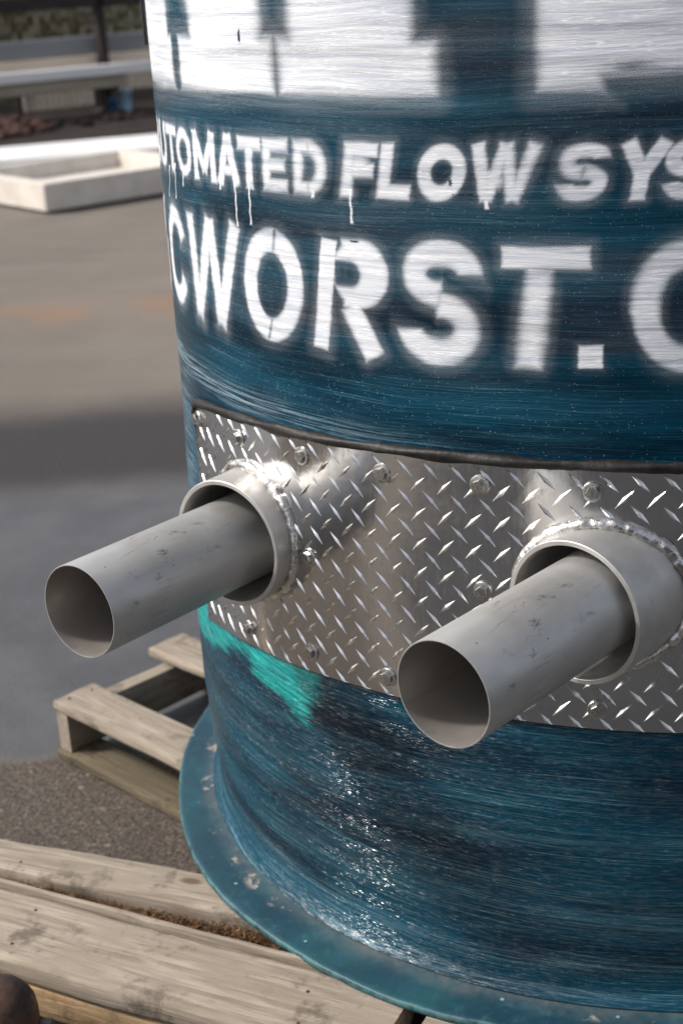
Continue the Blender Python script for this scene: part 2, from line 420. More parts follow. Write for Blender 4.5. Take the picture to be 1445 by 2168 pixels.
M['wood_warm'] = mat_wood('fresh_split_pine', (0.42, 0.30, 0.17), (0.27, 0.18, 0.10), (0.32, 0.25, 0.17))
M['mulch'] = mat_simple('pine_needle_litter', (0.10, 0.05, 0.022), (0.30, 0.17, 0.085), 60, 0.9, 0.5, 0.003)
M['rust'] = mat_metal('rusty_iron', (0.035, 0.022, 0.018), (0.12, 0.058, 0.035), 0.45, 0.75, 0.35, scale=22, stain=((0.028, 0.032, 0.045), 0.9), bump=0.6, bscale=60, bdist=0.003)
M['steel_blue'] = mat_metal('blue_grey_steel', (0.04, 0.043, 0.048), (0.07, 0.07, 0.075), 0.4, 0.6, 0.5, scale=10, stain=((0.28, 0.11, 0.04), 0.7))
M['concrete'] = mat_simple('precast_concrete', (0.54, 0.49, 0.43), (0.66, 0.61, 0.55), 5, 0.85, 0.3, 0.005)
M['white'] = mat_simple('white_painted_beam', (0.68, 0.67, 0.655), (0.75, 0.74, 0.73), 3, 0.5, 0.05)
M['darksteel'] = mat_simple('dark_brown_steel', (0.018, 0.014, 0.013), (0.04, 0.030, 0.028), 6, 0.7)
M['greypipe'] = mat_simple('blue_grey_box_section', (0.17, 0.18, 0.19), (0.23, 0.24, 0.25), 2, 0.5, stretch=(0.2, 1, 1))
M['cream'] = mat_simple('cream_boards', (0.62, 0.51, 0.40), (0.76, 0.65, 0.53), 4, 0.8, stretch=(0.3, 3, 3))
M['lightgrey'] = mat_simple('galvanised_beam', (0.72, 0.69, 0.67), (0.82, 0.79, 0.77), 3, 0.55, stretch=(0.2, 1, 1))
M['tan'] = mat_simple('dusty_tan_timber', (0.32, 0.27, 0.21), (0.42, 0.36, 0.29), 5, 0.85, stretch=(0.3, 2, 2))
M['olive'] = mat_simple('olive_fence_slats', (0.12, 0.105, 0.052), (0.17, 0.15, 0.075), 6, 0.8)
M['picket'] = mat_simple('pale_pickets', (0.66, 0.60, 0.52), (0.84, 0.78, 0.70), 9, 0.8)
M['soil'] = mat_simple('shaded_yard_soil', (0.010, 0.007, 0.006), (0.030, 0.019, 0.014), 3, 0.95, 0.8, 0.05)  # dark brown soil, shadow around the rack included in its tone
M['redsoil'] = mat_simple('red_brown_rubble', (0.035, 0.018, 0.014), (0.10, 0.050, 0.040), 7, 0.95, 0.8, 0.03)
M['blueplastic'] = mat_simple('light_blue_plastic', (0.36, 0.52, 0.70), (0.44, 0.60, 0.78), 6, 0.4, 0.05)
M['navyplastic'] = mat_simple('dark_blue_plastic', (0.02, 0.07, 0.16), (0.03, 0.10, 0.21), 6, 0.4, 0.05)
M['leaf'] = mat_simple('hedge_leaves', (0.004, 0.005, 0.003), (0.010, 0.011, 0.006), 9, 0.7)
M['orange'] = mat_simple('orange_timber', (0.42, 0.25, 0.10), (0.55, 0.34, 0.16), 4, 0.8)
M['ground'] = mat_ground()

# ------------------------------------------------------------------ mesh helpers
def mesh_np(name, V, F, smooth=True, mats=(), attrs=None):
    me = bpy.data.meshes.new(name)
    V = np.asarray(V, np.float32); F = np.asarray(F, np.int32)
    k = F.shape[1]
    me.vertices.add(len(V)); me.vertices.foreach_set('co', V.ravel())
    me.loops.add(F.size); me.loops.foreach_set('vertex_index', F.ravel())
    me.polygons.add(len(F))
    me.polygons.foreach_set('loop_start', np.arange(0, F.size, k, dtype=np.int32))
    me.polygons.foreach_set('use_smooth', np.full(len(F), smooth))
    for mt in mats: me.materials.append(mt)
    for an, (ty, arr) in (attrs or {}).items():
        a = me.attributes.new(an, ty, 'POINT')
        a.data.foreach_set('vector' if ty == 'FLOAT_VECTOR' else 'value', np.asarray(arr, np.float32).ravel())
    me.update(calc_edges=True)
    me.validate()
    return me

def link(name, me, parent=None, label=None, cat=None, group=None, kind=None, loc=None):
    o = bpy.data.objects.new(name, me)
    col.objects.link(o)
    if parent is not None: o.parent = parent
    if loc is not None: o.location = loc
    for k, v in (('label', label), ('category', cat), ('group', group), ('kind', kind)):
        if v: o[k] = v
    return o

def bm_obj(name, bm, mat, parent=None, smooth=False, **k):
    me = bpy.data.meshes.new(name)
    bmesh.ops.recalc_face_normals(bm, faces=bm.faces)
    bm.to_mesh(me); bm.free()
    me.materials.append(mat)
    if smooth:
        for p in me.polygons: p.use_smooth = True
    return link(name, me, parent, **k)

def bm_box(bm, lo, hi, bevel=0.0, mtx=None, seg=1):
    r = bmesh.ops.create_cube(bm, size=1.0)
    vs = r['verts']
    for v in vs:
        v.co = Vector([lo[i] + (v.co[i] + 0.5) * (hi[i] - lo[i]) for i in range(3)])
    if bevel > 0:
        es = list({e for v in vs for e in v.link_edges})
        rr = bmesh.ops.bevel(bm, geom=es, offset=bevel, segments=seg, affect='EDGES', profile=0.6)
        vs = list({v for f in rr['faces'] for v in f.verts} | {v for v in vs if v.is_valid})
    if mtx is not None:
        for v in vs: v.co = mtx @ v.co
    return vs

def frame(o, ax):
    """matrix whose local z is the direction ax"""
    z = Vector(ax).normalized()
    x = Vector((0, 0, 1)).cross(z)
    if x.length < 1e-4: x = Vector((1, 0, 0))
    x.normalize(); y = z.cross(x)
    mm = Matrix((x, y, z)).transposed().to_4x4(); mm.translation = o
    return mm

def lathe_mesh(name, prof, seg=128, mat=None, closed=True, attrs=None, smooth=True):
    """prof: list of (r, z); closed = the profile is a loop"""
    n = len(prof); V = []
    for i in range(seg):
        a = 2 * PI * i / seg
        for r, z in prof: V.append((r * math.cos(a), r * math.sin(a), z))
    F = []
    for i in range(seg):
        j = (i + 1) % seg
        for k in range(n if closed else n - 1):
            k2 = (k + 1) % n
            F.append((i * n + k, j * n + k, j * n + k2, i * n + k2))
    return mesh_np(name, V, F, smooth, (mat,) if mat else ())

def sharp(me, ang=35):
    me.set_sharp_from_angle(angle=math.radians(ang))

def tube_mesh(name, pts, radf, seg=10, mat=None, closed=False, refs=None):
    """pts: np (n,3); radf(i, a) -> radius"""
    P = np.asarray(pts, float); n = len(P)
    if closed: T = np.roll(P, -1, 0) - np.roll(P, 1, 0)
    else: T = np.gradient(P, axis=0)
    T /= np.linalg.norm(T, axis=1)[:, None]
    up = np.array([0.0, 0, 1.0])
    V = []
    for i in range(n):
        x = np.cross(up, T[i]) if refs is None else np.array(refs[i]) - T[i] * float(np.dot(refs[i], T[i]))
        if refs is None and np.linalg.norm(x) < 0.15: x = np.cross([0.3, -0.9, 0], T[i])
        x /= np.linalg.norm(x); y = np.cross(T[i], x)
        for k in range(seg):
            a = 2 * PI * k / seg
            r = radf(i, a)
            V.append(P[i] + r * (math.cos(a) * x + math.sin(a) * y))
    F = []
    for i in range(n if closed else n - 1):
        j = (i + 1) % n
        for k in range(seg):
            k2 = (k + 1) % seg
            F.append((i * seg + k, i * seg + k2, j * seg + k2, j * seg + k))
    return mesh_np(name, V, F, True, (mat,) if mat else ())

def vnoise(x, y, seed=0):
    """value noise, numpy"""
    r = np.random.default_rng(seed).random((256, 256))
    xi = np.floor(x).astype(int); yi = np.floor(y).astype(int)
    fx = x - xi; fy = y - yi
    fx = fx * fx * (3 - 2 * fx); fy = fy * fy * (3 - 2 * fy)
    g = lambda i, j: r[i & 255, j & 255]
    return (g(xi, yi) * (1 - fx) + g(xi + 1, yi) * fx) * (1 - fy) + (g(xi, yi + 1) * (1 - fx) + g(xi + 1, yi + 1) * fx) * fy

# ------------------------------------------------------------------ ground
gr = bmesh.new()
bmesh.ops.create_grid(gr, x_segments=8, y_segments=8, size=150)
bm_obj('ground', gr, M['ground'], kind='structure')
dirt = bmesh.new()
vs = [dirt.verts.new((x, y, 0.004)) for x, y in [(-30, -10.6), (-30, 32), (24, 70), (26, 43)]]
dirt.faces.new(vs)
# soil sheet, shadow put into its dark colour, starts behind the white beam
for v, (x, y) in zip(vs, [(-14.5, 6.3), (-150.0, 40.0), (40.0, 150.0), (8.0, 18.0)]): v.co = (x, y, 0.004)
bm_obj('shaded_soil_patch', dirt, M['soil'], kind='structure')

# ------------------------------------------------------------------ the tank
R = 0.8
tank = link('fiberglass_tank', None, label='large round navy blue fiberglass tank with white stencilled lettering and two grey pipes', cat='tank')
tank.location = (0, 0, 0.138)
Z0 = 0.138      # world height of the tank's underside

S1C = Vector((-0.5900, -0.6397, 0.7978)); S2C = Vector((-0.0773, -0.8630, 0.7996))
S1A = math.radians(-27.0); S2A = math.radians(-30.26)
Q1C = Vector((-0.7294, -0.8886, 0.7957)); Q2C = Vector((-0.2124, -1.1145, 0.8080))
Q1A = math.radians(-26.45); Q2A = math.radians(-30.4)
RS = 0.0974; TS = 0.0068; RP = 0.0664; TP = 0.0020
def hd(a): return Vector((math.sin(a), -math.cos(a), 0.0))      # outward horizontal direction

def axis_dist(X, Y, Z, C, a):
    d = hd(a)
    qx, qy, qz = X - C.x, Y - C.y, Z - C.z
    t = qx * d.x + qy * d.y
    return np.sqrt(np.maximum(qx**2 + qy**2 - t**2, 0) + qz**2), t

# --- lettering as distance fields in (s = azimuth * R, z) metres
def boxsd(S, Z, p, q, hw):
    p = np.array(p, float); q = np.array(q, float); d = q - p; L = math.hypot(*d); d /= L
    c = (p + q) / 2
    a = np.abs((S - c[0]) * d[0] + (Z - c[1]) * d[1]) - L / 2
    b = np.abs(-(S - c[0]) * d[1] + (Z - c[1]) * d[0]) - hw
    return np.minimum(np.maximum(a, b), 0) + np.hypot(np.maximum(a, 0), np.maximum(b, 0))

def ringsd(S, Z, c, rx, ry, hw, a0=None, a1=None, sh=0.0):
    X = S - c[0] - sh * (Z - c[1]); Y = Z - c[1]
    k = np.hypot(X / rx, Y / ry) + 1e-9
    g = np.hypot(X / rx**2, Y / ry**2) / k + 1e-9
    sd = np.abs((k - 1) / g) - hw
    if a0 is not None:
        mid = math.radians((a0 + a1) / 2); half = math.radians((a1 - a0) / 2)
        an = np.arctan2(Y / ry, X / rx) - mid
        an = (an + PI) % (2 * PI) - PI
        cut = (np.abs(an) - half) * min(rx, ry)
        sd = np.maximum(sd, cut)
    return sd

def U(*a):
    r = a[0]
    for b in a[1:]: r = np.minimum(r, b)
    return r

def glyph(ch, S, Z, x0, x1, z0, z1, hw, sh=0.0):
    """bold sans stencil letter between x0..x1, z0..z1"""
    S = S - sh * (Z - z0)
    a, b = x0 + hw, x1 - hw; c = (x0 + x1) / 2; t, m_, l = z1 - hw, (z0 + z1) / 2, z0 + hw
    B = lambda p, q, h=hw: boxsd(S, Z, p, q, h)
    RG = lambda cc, rx, ry, *an: ringsd(S, Z, cc, rx, ry, hw, *an)
    if ch == 'A': return U(B((a - hw * .4, z0), (c, z1)), B((b + hw * .4, z0), (c, z1)), B((a + hw, z0 + (z1 - z0) * .30), (b - hw, z0 + (z1 - z0) * .30), hw * .8))
    if ch == 'U': return U(B((a, z1), (a, z0 + (c - a))), B((b, z1), (b, z0 + (c - a))), RG((c, l + (c - a) * .9), c - a, (c - a) * .9, 180, 360))
    if ch == 'T': return U(B((x0, t), (x1, t)), B((c, z0), (c, z1)))
    if ch == 'O': return RG((c, m_), c - a, t - m_)
    if ch == 'M': return U(B((a, z0), (a, z1)), B((b, z0), (b, z1)), B((a, z1), (c, z0 + (z1 - z0) * .18), hw * .9), B((b, z1), (c, z0 + (z1 - z0) * .18), hw * .9))
    if ch == 'E': return U(B((a, z0), (a, z1)), B((x0, t), (x1, t)), B((x0, m_), (x1 - hw * .5, m_)), B((x0, l), (x1, l)))
    if ch == 'F': return U(B((a, z0), (a, z1)), B((x0, t), (x1, t)), B((x0, m_), (x1 - hw * .5, m_)))
    if ch == 'L': return U(B((a, z0), (a, z1)), B((x0, l), (x1, l)))
    if ch == 'D': return U(B((a, z0), (a, z1)), B((x0, t), (c - hw * .2, t)), B((x0, l), (c - hw * .2, l)), ringsd(S, Z, (c - hw * .4, m_), b - c + hw * .4, t - m_, hw, -90, 90))
    if ch == 'W': return U(*[B(p, q) for p, q in (((a - hw * .3, z1), (a + (c - a) * .5, z0)), ((c, z1), (a + (c - a) * .5, z0)), ((c, z1), (b - (b - c) * .5, z0)), ((b + hw * .3, z1), (b - (b - c) * .5, z0)))])
    if ch == 'Y': return U(B((c, z0), (c, m_)), B((a, z1), (c, m_ - hw * .3)), B((b, z1), (c, m_ - hw * .3)))
    if ch == 'S':
        ry = (t - l) / 4
        return U(ringsd(S, Z, (c, t - ry), c - a, ry, hw, 15, 270), ringsd(S, Z, (c, l + ry), c - a, ry, hw, -165, 90))
    raise KeyError(ch)

def paint_field(S, Z):
    """white spray paint, 0..1, on arrays S, Z"""
    P = np.zeros_like(S)
    soft = vnoise(S * 9 + 50, Z * 14 + 9, 3)
    jit = (vnoise(S * 45 + 7, Z * 90, 5) - .5) * .0018 + (vnoise(S * 12, Z * 400, 8) - .5) * .0012
    def spray(sd, sig, mist=0.22, ml=0.011):
        nonlocal P
        sg = sig * (0.25 + 0.9 * soft)
        v = 1 / (1 + np.exp(np.clip((sd + jit) / sg, -30, 30)))
        ms = mist * (0.5 + soft) * np.exp(-np.maximum(sd, 0) / ml) * .75
        P = np.maximum(P, np.maximum(v, ms))
    # row of big italic letters
    sh = 0.10
    zc = 1.1775
    spray(boxsd(S, Z, (-0.992, 1.10), (-0.985, 1.255), .012), .0022)
    spray(ringsd(S, Z, (-0.868, 1.177), .049, .064, .0145, 28, 332, sh), .0026)
    spray(U(*[boxsd(S, Z, p, q, .0138) for p, q in (((-.770, 1.254), (-.7605, 1.10)), ((-.762, 1.10), (-.6945, 1.254)), ((-.6945, 1.254), (-.679, 1.10)), ((-.680, 1.10), (-.617, 1.254)))]), .0024)
    o = ringsd(S, Z, (-.5366, 1.1785), .0492, .0635, .0160, None, None, sh)
    o = np.maximum(o, -boxsd(S, Z, (-.5195, 1.262), (-.5275, 1.226), .0016) * .9)
    o = np.maximum(o, -boxsd(S, Z, (-.5405, 1.130), (-.5535, 1.096), .0016) * .9)
    spray(o, .0024)
    spray(boxsd(S, Z, (-.4180, 1.2525), (-.4435, 1.1010), .0135), .0014)
    bowl = U(boxsd(S, Z, (-.397, 1.2095), (-.368, 1.2095), .0445), np.hypot(S + .370, Z - 1.2095) - .0445)
    cnt = U(boxsd(S, Z, (-.412, 1.2080), (-.385, 1.2080), .0175), np.hypot(S + .386, Z - 1.2080) - .0175)
    bowl = np.maximum(bowl, -cnt)
    spray(U(bowl, boxsd(S, Z, (-.388, 1.166), (-.3515, 1.1005), .0158)), .0026)
    spray(U(ringsd(S, Z, (-.2475, 1.2165), .0385, .0262, .0160, 0, 270), ringsd(S, Z, (-.2555, 1.1465), .0400, .0305, .0165, -172, 90)), .0030)
    spray(boxsd(S, Z, (-.1672, 1.2408), (-.0572, 1.2408), .0132), .0018)
    spray(boxsd(S, Z, (-.1190, 1.2275), (-.1350, 1.1023), .0158), .0036)
    spray(boxsd(S, Z, (-.0720, 1.1175), (-.0425, 1.1175), .0145), .0010, .1)
    spray(ringsd(S, Z, (.058, 1.179), .0500, .0640, .0165, 35, 325), .0036)
    spray(ringsd(S, Z, (.195, 1.179), .0480, .0640, .0165), .003)
    spray(glyph('M', S, Z, .275, .405, 1.10, 1.254, .014), .003)
    # row of smaller letters
    z0, z1 = 1.3085, 1.3775
    row = [('A', -.990, -.943), ('U', -.934, -.873), ('T', -.8665, -.8035), ('O', -.8045, -.738), ('M', -.730, -.656), ('A', -.650, -.5935),
           ('T', -.5945, -.5415), ('E', -.537, -.4865), ('D', -.4745, -.4165), ('F', -.389, -.3365), ('L', -.3325, -.2850), ('O', -.2765, -.2115),
           ('W', -.2060, -.1230), ('S', -.0965, -.0375), ('Y', -.0290, .0330), ('S', .0270, .0850), ('T', .092, .148), ('E', .156, .206), ('M', .216, .290), ('S', .300, .358)]
    for i, (ch, a, b) in enumerate(row):
        hw = .0080 if ch in 'WM' and i > 8 else .0078 if i < 4 else (.0084 if i < 9 else .0089)
        sh_ = 0.17 if i > 8 else (0.05 if i > 4 else 0.0)
        g = glyph(ch, S, Z, a - sh_ * .03, b - sh_ * .03, z0, z1, hw, sh_)
        spray(g, .0015 if i < 7 else .0021, .20, .009)
    spray(np.hypot((S + .362) / 1.3, Z - 1.352) - .012, .004)       # heavy blot inside the F
    spray(np.hypot((S + .178) / 1.2, Z - 1.335) - .012, .004)
    # solid block logo above
    a = boxsd(S, Z, (-1.6, 1.4665), (-.2465, 1.4665), .0305)
    b = boxsd(S, Z, (-1.6, 1.62), (-.2765, 1.62), .135)
    s1 = U(boxsd(S, Z, (-.7530, 1.506), (-.7530, 1.70), .0455), boxsd(S, Z, (-.7690, 1.42), (-.7690, 1.52), .0160))
    s2 = U(boxsd(S, Z, (-.4965, 1.506), (-.4965, 1.70), .0270), boxsd(S, Z, (-.4970, 1.42), (-.4970, 1.52), .0055))
    lg = np.maximum(np.maximum(U(a, b), -s1), -s2 + .001)
    spray(lg, .0062, .30, .016)
    c = boxsd(S, Z, (-.1190, 1.60), (.85, 1.60), .162)
    low = np.maximum(boxsd(S, Z, (-.045, 1.40), (.9, 1.40), .0535), -(np.hypot(S + .052, (Z - 1.4545)) - .004))
    lens = (np.hypot((S + .012) / 4.2, Z - 1.4615) - .0048) * 1.5
    spray(np.maximum(np.maximum(c, -low), -lens), .0056, .30, .018)
    # thin spots and a haze of overspray
    P = P * (1 - .16 * vnoise(S * 6, Z * 60, 21))
    hz = np.clip((Z - 1.0) / .12, 0, 1) * .05 * vnoise(S * 5, Z * 22, 12)
    P = np.maximum(P, hz)
    # runs of paint, crisp edged
    dr = [(-.859, 1.315, -.8837, 1.2654), (-.8221, 1.322, -.8335, 1.2679), (-.7795, 1.318, -.7861, 1.2916), (-.6457, 1.318, -.6481, 1.3004), (-.6390, 1.318, -.6400, 1.3080),
          (-.6072, 1.32, -.6086, 1.2521), (-.5723, 1.32, -.5732, 1.2588), (-.4416, 1.315, -.4420, 1.3045), (-.3788, 1.32, -.3773, 1.2749), (-.1850, 1.312, -.1852, 1.2991)]
    for x0, za, x1, zb in dr:
        t = np.clip((za - Z) / (za - zb), 0, 1)
        xx = x0 + (x1 - x0) * t + .0006 * np.sin(Z * 300 + x0 * 90)
        half = .0013 + .0032 * np.exp(-t * (za - zb) / .007) + .0009 * np.exp(-((t - 1) * (za - zb) / .004)**2)
        sd = np.maximum(np.abs(S - xx) - half, np.maximum(zb - Z, Z - za))
        P = np.maximum(P, 1 / (1 + np.exp(np.clip(sd / .0004, -30, 30))))
    # dark nicks
    for x0, z0_, rx, ry in ((-.5697, 1.508, .003, .009), (-.3766, 1.2515, .009, .0016), (-.232, 1.331, .003, .005), (-.228, 1.3165, .0015, .0012), (-.220, 1.3165, .0012, .0012), (-.2160, 1.3165, .0013, .0012), (-.206, 1.3168, .003, .0010)):
        k = np.hypot((S - x0) / rx, (Z - z0_) / ry) + (vnoise(S * 900, Z * 900, 31) - .5) * .9
        P = P * np.clip((k - .75) / .35, 0, 1)
    return np.clip(P, 0, 1)

# --- shell: one lathe grid, dense where the lettering is
az = np.concatenate([np.arange(-180, -86, 2.0), np.arange(-86, 30, .11), np.arange(30, 180, 1.0)])
az = np.radians(az)
zz = np.concatenate([np.arange(.155, 1.075, .006), np.arange(1.075, 1.60, .0015), np.arange(1.60, 2.101, .01)])
def prof(z):
    r = np.full_like(z, R)
    r = r + .009 * np.clip((.95 - z) / .40, 0, 1)**2 * (3 - 2 * np.clip((.95 - z) / .40, 0, 1))
    r = r - .014 * np.clip((.42 - z) / .20, 0, 1)**1.5
    r = r + .022 * np.exp(-(z - .15) / .014)
    return r
A, Zg = np.meshgrid(az, zz)
rr = prof(Zg)
rr = rr + .0012 * (vnoise(A * 5 + 40, Zg * 7, 41) - .5) + .0012 * (vnoise(A * 9 + 40, Zg * 55, 42) - .5)
Xg, Yg = rr * np.sin(A), -rr * np.cos(A)
Sg = A * R
Pa = np.zeros_like(Sg)
msk = (Zg > 1.0) & (Zg < 1.80) & (Sg > -1.25) & (Sg < .6)
Pa[msk] = paint_field(Sg[msk], Zg[msk])
Pa[(Zg >= 1.80) & (Pa == 0)] = .02
# turquoise patch below the access plate
def polysd(S, Z, pts):
    pts = np.array(pts); n = len(pts); d = np.full_like(S, 1e9); inside = np.zeros(S.shape, bool)
    for i in range(n):
        a, b = pts[i], pts[(i + 1) % n]
        e = b - a; t = np.clip(((S - a[0]) * e[0] + (Z - a[1]) * e[1]) / (e @ e), 0, 1)
        d = np.minimum(d, np.hypot(S - a[0] - t * e[0], Z - a[1] - t * e[1]))
        cr = ((a[1] > Z) != (b[1] > Z)) & (S < (b[0] - a[0]) * (Z - a[1]) / (b[1] - a[1] + 1e-12) + a[0])
        inside ^= cr
    return np.where(inside, -d, d)
tq = polysd(Sg, Zg, [(-1.15, .66), (-1.15, .47), (-1.0, .485), (-.90, .505), (-.80, .535), (-.74, .553), (-.70, .568), (-.665, .563), (-.655, .545), (-.62, .532), (-.575, .522), (-.553, .502), (-.515, .510), (-.487, .555), (-.472, .605), (-.50, .66)])
Tq = 1 / (1 + np.exp(np.clip(tq / .015, -30, 30)))
# pale streaked bands: above the plate on the left and low down round the foot
s_pl = np.array([-1.3, -.92, -.73, -.57, -.43, -.25, 0.0, .6])
zb = np.interp(Sg, s_pl, [1.03, 1.01, 1.00, .995, .99, .985, .98, .98])
Pl = .85 * np.exp(-((Zg - zb) / .016)**2) * np.clip((-.20 - Sg) / .45, 0, 1)
Pl += .55 * np.clip((-.80 - Sg) / .10, 0, 1) * np.clip((1.04 - Zg) / .03, 0, 1) * np.clip((Zg - .60) / .1, 0, 1)
for zc_, wd, am in ((.285, .024, .30), (.215, .012, .42), (.345, .008, .22), (.425, .012, .20), (.50, .007, .16), (.178, .006, .5)):
    Pl += am * np.exp(-((Zg - zc_ - .012 * np.sin(Sg * 5 + zc_ * 30)) / wd)**2) * (.35 + .9 * vnoise(Sg * 4 + 11, Zg * 20, int(zc_ * 1000)))
Pl = np.clip(Pl, 0, 1)
nr_, nc_ = A.shape
V = np.stack([Xg, Yg, Zg - Z0], -1).reshape(-1, 3)
idx = np.arange(nr_ * nc_).reshape(nr_, nc_)
q0 = idx[:-1]; q1 = idx[1:]
F = np.stack([q0, np.roll(q0, -1, 1), np.roll(q1, -1, 1), q1], -1)
d1, t1 = axis_dist(Xg, Yg, Zg, S1C, S1A); d2, t2 = axis_dist(Xg, Yg, Zg, S2C, S2A)
hole = ((d1 < RS - TS + .001) & (t1 > -.6)) | ((d2 < RS - TS + .001) & (t2 > -.6))
hf = hole[:-1] | hole[1:]; hf = hf | np.roll(hf, -1, 1)
F = F[~hf]
cylv = np.stack([Sg, Zg, rr], -1).reshape(-1, 3)
me = mesh_np('shell', V, F.reshape(-1, 4), True, (M['shell'],), {'cyl': ('FLOAT_VECTOR', cylv), 'paint': ('FLOAT', Pa), 'turq': ('FLOAT', Tq), 'pale': ('FLOAT', Pl)})
shell = link('shell', me, tank)
# wall inside and roof
AA, ZZ = np.meshgrid(np.radians(np.arange(-180, 180, 1.0)), np.arange(.16, 2.10, .012))
XX, YY = .786 * np.sin(AA), -.786 * np.cos(AA)
e1_, u1_ = axis_dist(XX, YY, ZZ, S1C, S1A); e2_, u2_ = axis_dist(XX, YY, ZZ, S2C, S2A)
hl = ((e1_ < RS - TS + .001) & (u1_ > -.6)) | ((e2_ < RS - TS + .001) & (u2_ > -.6))
ix = np.arange(AA.size).reshape(AA.shape)
a0, a1 = ix[:-1], ix[1:]
FF = np.stack([a0, a1, np.roll(a1, -1, 1), np.roll(a0, -1, 1)], -1)
h2 = hl[:-1] | hl[1:]; h2 = h2 | np.roll(h2, -1, 1)
link('inner_liner', mesh_np('inner_liner', np.stack([XX, YY, ZZ - Z0], -1).reshape(-1, 3), FF[~h2].reshape(-1, 4), True, (M['inner'],)), tank)
link('roof', lathe_mesh('roof', [(.001, 2.125 - Z0), (.40, 2.12 - Z0), (.79, 2.10 - Z0), (.83, 2.098 - Z0), (.83, 2.085 - Z0), (.001, 2.085 - Z0)], 96, M['flange'], closed=False), tank)

# --- base flange, hand laid: its radius wanders
fa = np.radians([-180, -130, -94, -86, -82, -76, -69, -64, -57.5, -52, -46.6, -41.7, -35, -28, -24, -19.6, -15.6, -13, 0, 30, 80, 130, 180])
fr = np.array([.880, .878, .874, .874, .8745, .8745, .8775, .8815, .8855, .8885, .8885, .8865, .8850, .8870, .8885, .8870, .8840, .8815, .882, .884, .880, .878, .880])
ang = np.radians(np.arange(-180, 180, .5))
ro = np.interp(ang, fa, fr)
ro = ro + .0016 * (vnoise(ang * 14 + 90, ang * 0, 51) - .5) + .0012 * (vnoise(ang * 60 + 90, ang * 0, 52) - .5)
rows = [(0.0, .012 + .012), (.12, .012 + .0055), (.3, .012 + .0015), (.6, .012), (.9, .012), (.975, .0115), (1.0, .0095), (.998, .001), (.985, 0), (0.0, 0.0)]
V = []; radv = []
for k, (f_, z_) in enumerate(rows):
    ri = .780
    r_ = ri + (ro - ri) * f_
    zn = z_ + (.0010 * (vnoise(ang * 25 + 90, ang * 0 + k, 53) - .5) if 0 < k < 6 else 0)
    V.append(np.stack([r_ * np.sin(ang), -r_ * np.cos(ang), np.zeros_like(ang) + zn], -1)); radv.append(np.zeros_like(ang) + f_)
n = len(ang); V = np.concatenate(V); radv = np.concatenate(radv)
ix = np.arange(len(rows) * n).reshape(len(rows), n)
F = np.stack([ix[:-1], ix[1:], np.roll(ix[1:], -1, 1), np.roll(ix[:-1], -1, 1)], -1).reshape(-1, 4)[:, ::-1]
link('base_flange', mesh_np('base_flange', V, F, True, (M['flange'],), {'rad': ('FLOAT', radv)}), tank)

# --- tread plate
RPL = .812
PS0, PS1 = -.8125, .16
def ptop(s): return np.interp(s, [-.8125, -.79, -.72, -.644, -.578, -.44, -.278, -.15, 0, .2], [.9440, .9500, .9590, .9630, .9655, .9685, .9725, .9722, .9712, .969])
def pbot(s): return np.interp(s, [-.8125, -.77, -.617, -.51, -.39, -.15, 0, .2], [.5790, .588, .603, .608, .6122, .6112, .609, .606])
def proff(s, z):
    return float(prof(np.array([z]))[0]) + .012 - 0.0
ns, nz = 330, 130
sg = np.linspace(PS0, PS1, ns); tg = np.linspace(0, 1, nz)
SS, TT = np.meshgrid(sg, tg)
ZP = pbot(SS) + (ptop(SS) - pbot(SS)) * TT
def prad(z): return RPL - .800 + prof(z) - .004
def pwave(S, Z): return .0010 * (vnoise(S * 7 + 30, Z * 8, 61) - .5)
RP_ = prad(ZP) + pwave(SS, ZP)
def ppt(S, Z, h=0.0):
    r_ = prad(np.asarray(Z, float)) + pwave(S, Z) + h
    a = S / R
    return np.stack([r_ * np.sin(a), -r_ * np.cos(a), Z], -1)
Vp = ppt(SS, ZP)
d1, t1 = axis_dist(Vp[..., 0], Vp[..., 1], Vp[..., 2], S1C, S1A); d2, t2 = axis_dist(Vp[..., 0], Vp[..., 1], Vp[..., 2], S2C, S2A)
hl = (d1 < RS - TS + .0012) | (d2 < RS - TS + .0012)
ix = np.arange(ns * nz).reshape(nz, ns)
hq = hl[:-1] | hl[1:]; hq = hq[:, :-1] | hq[:, 1:]
Fq = np.stack([ix[:-1, :-1], ix[:-1, 1:], ix[1:, 1:], ix[1:, :-1]], -1)[~hq]
Vall = [Vp.reshape(-1, 3)]; lugA = [np.zeros(ns * nz)]; cylA = [np.stack([SS, ZP, SS * 0], -1).reshape(-1, 3)]
Fall = [Fq.reshape(-1, 4)]
base = ns * nz
# edge lip back to the wall
bd = [(i, 0) for i in range(ns)] + [(ns - 1, j) for j in range(nz)] + [(i, nz - 1) for i in range(ns - 1, -1, -1)] + [(0, j) for j in range(nz - 1, -1, -1)]
vl = []
for i, j in bd:
    p = Vp[j, i]; rr_ = math.hypot(p[0], p[1]); k = (rr_ - .0055) / rr_
    vl.append((p[0] * k, p[1] * k, p[2]))
Vall.append(np.array(vl)); lugA.append(np.zeros(len(bd)) + .3); cylA.append(np.array([(sg[i], ZP[j, i], 0) for i, j in bd]))
fl = []
for k in range(len(bd)):
    k2 = (k + 1) % len(bd)
    i, j = bd[k]; i2, j2 = bd[k2]
    if (i, j) == (i2, j2): continue
    fl.append((j * ns + i, base + k, base + k2, j2 * ns + i2))
Fall.append(np.array(fl)); base += len(bd)
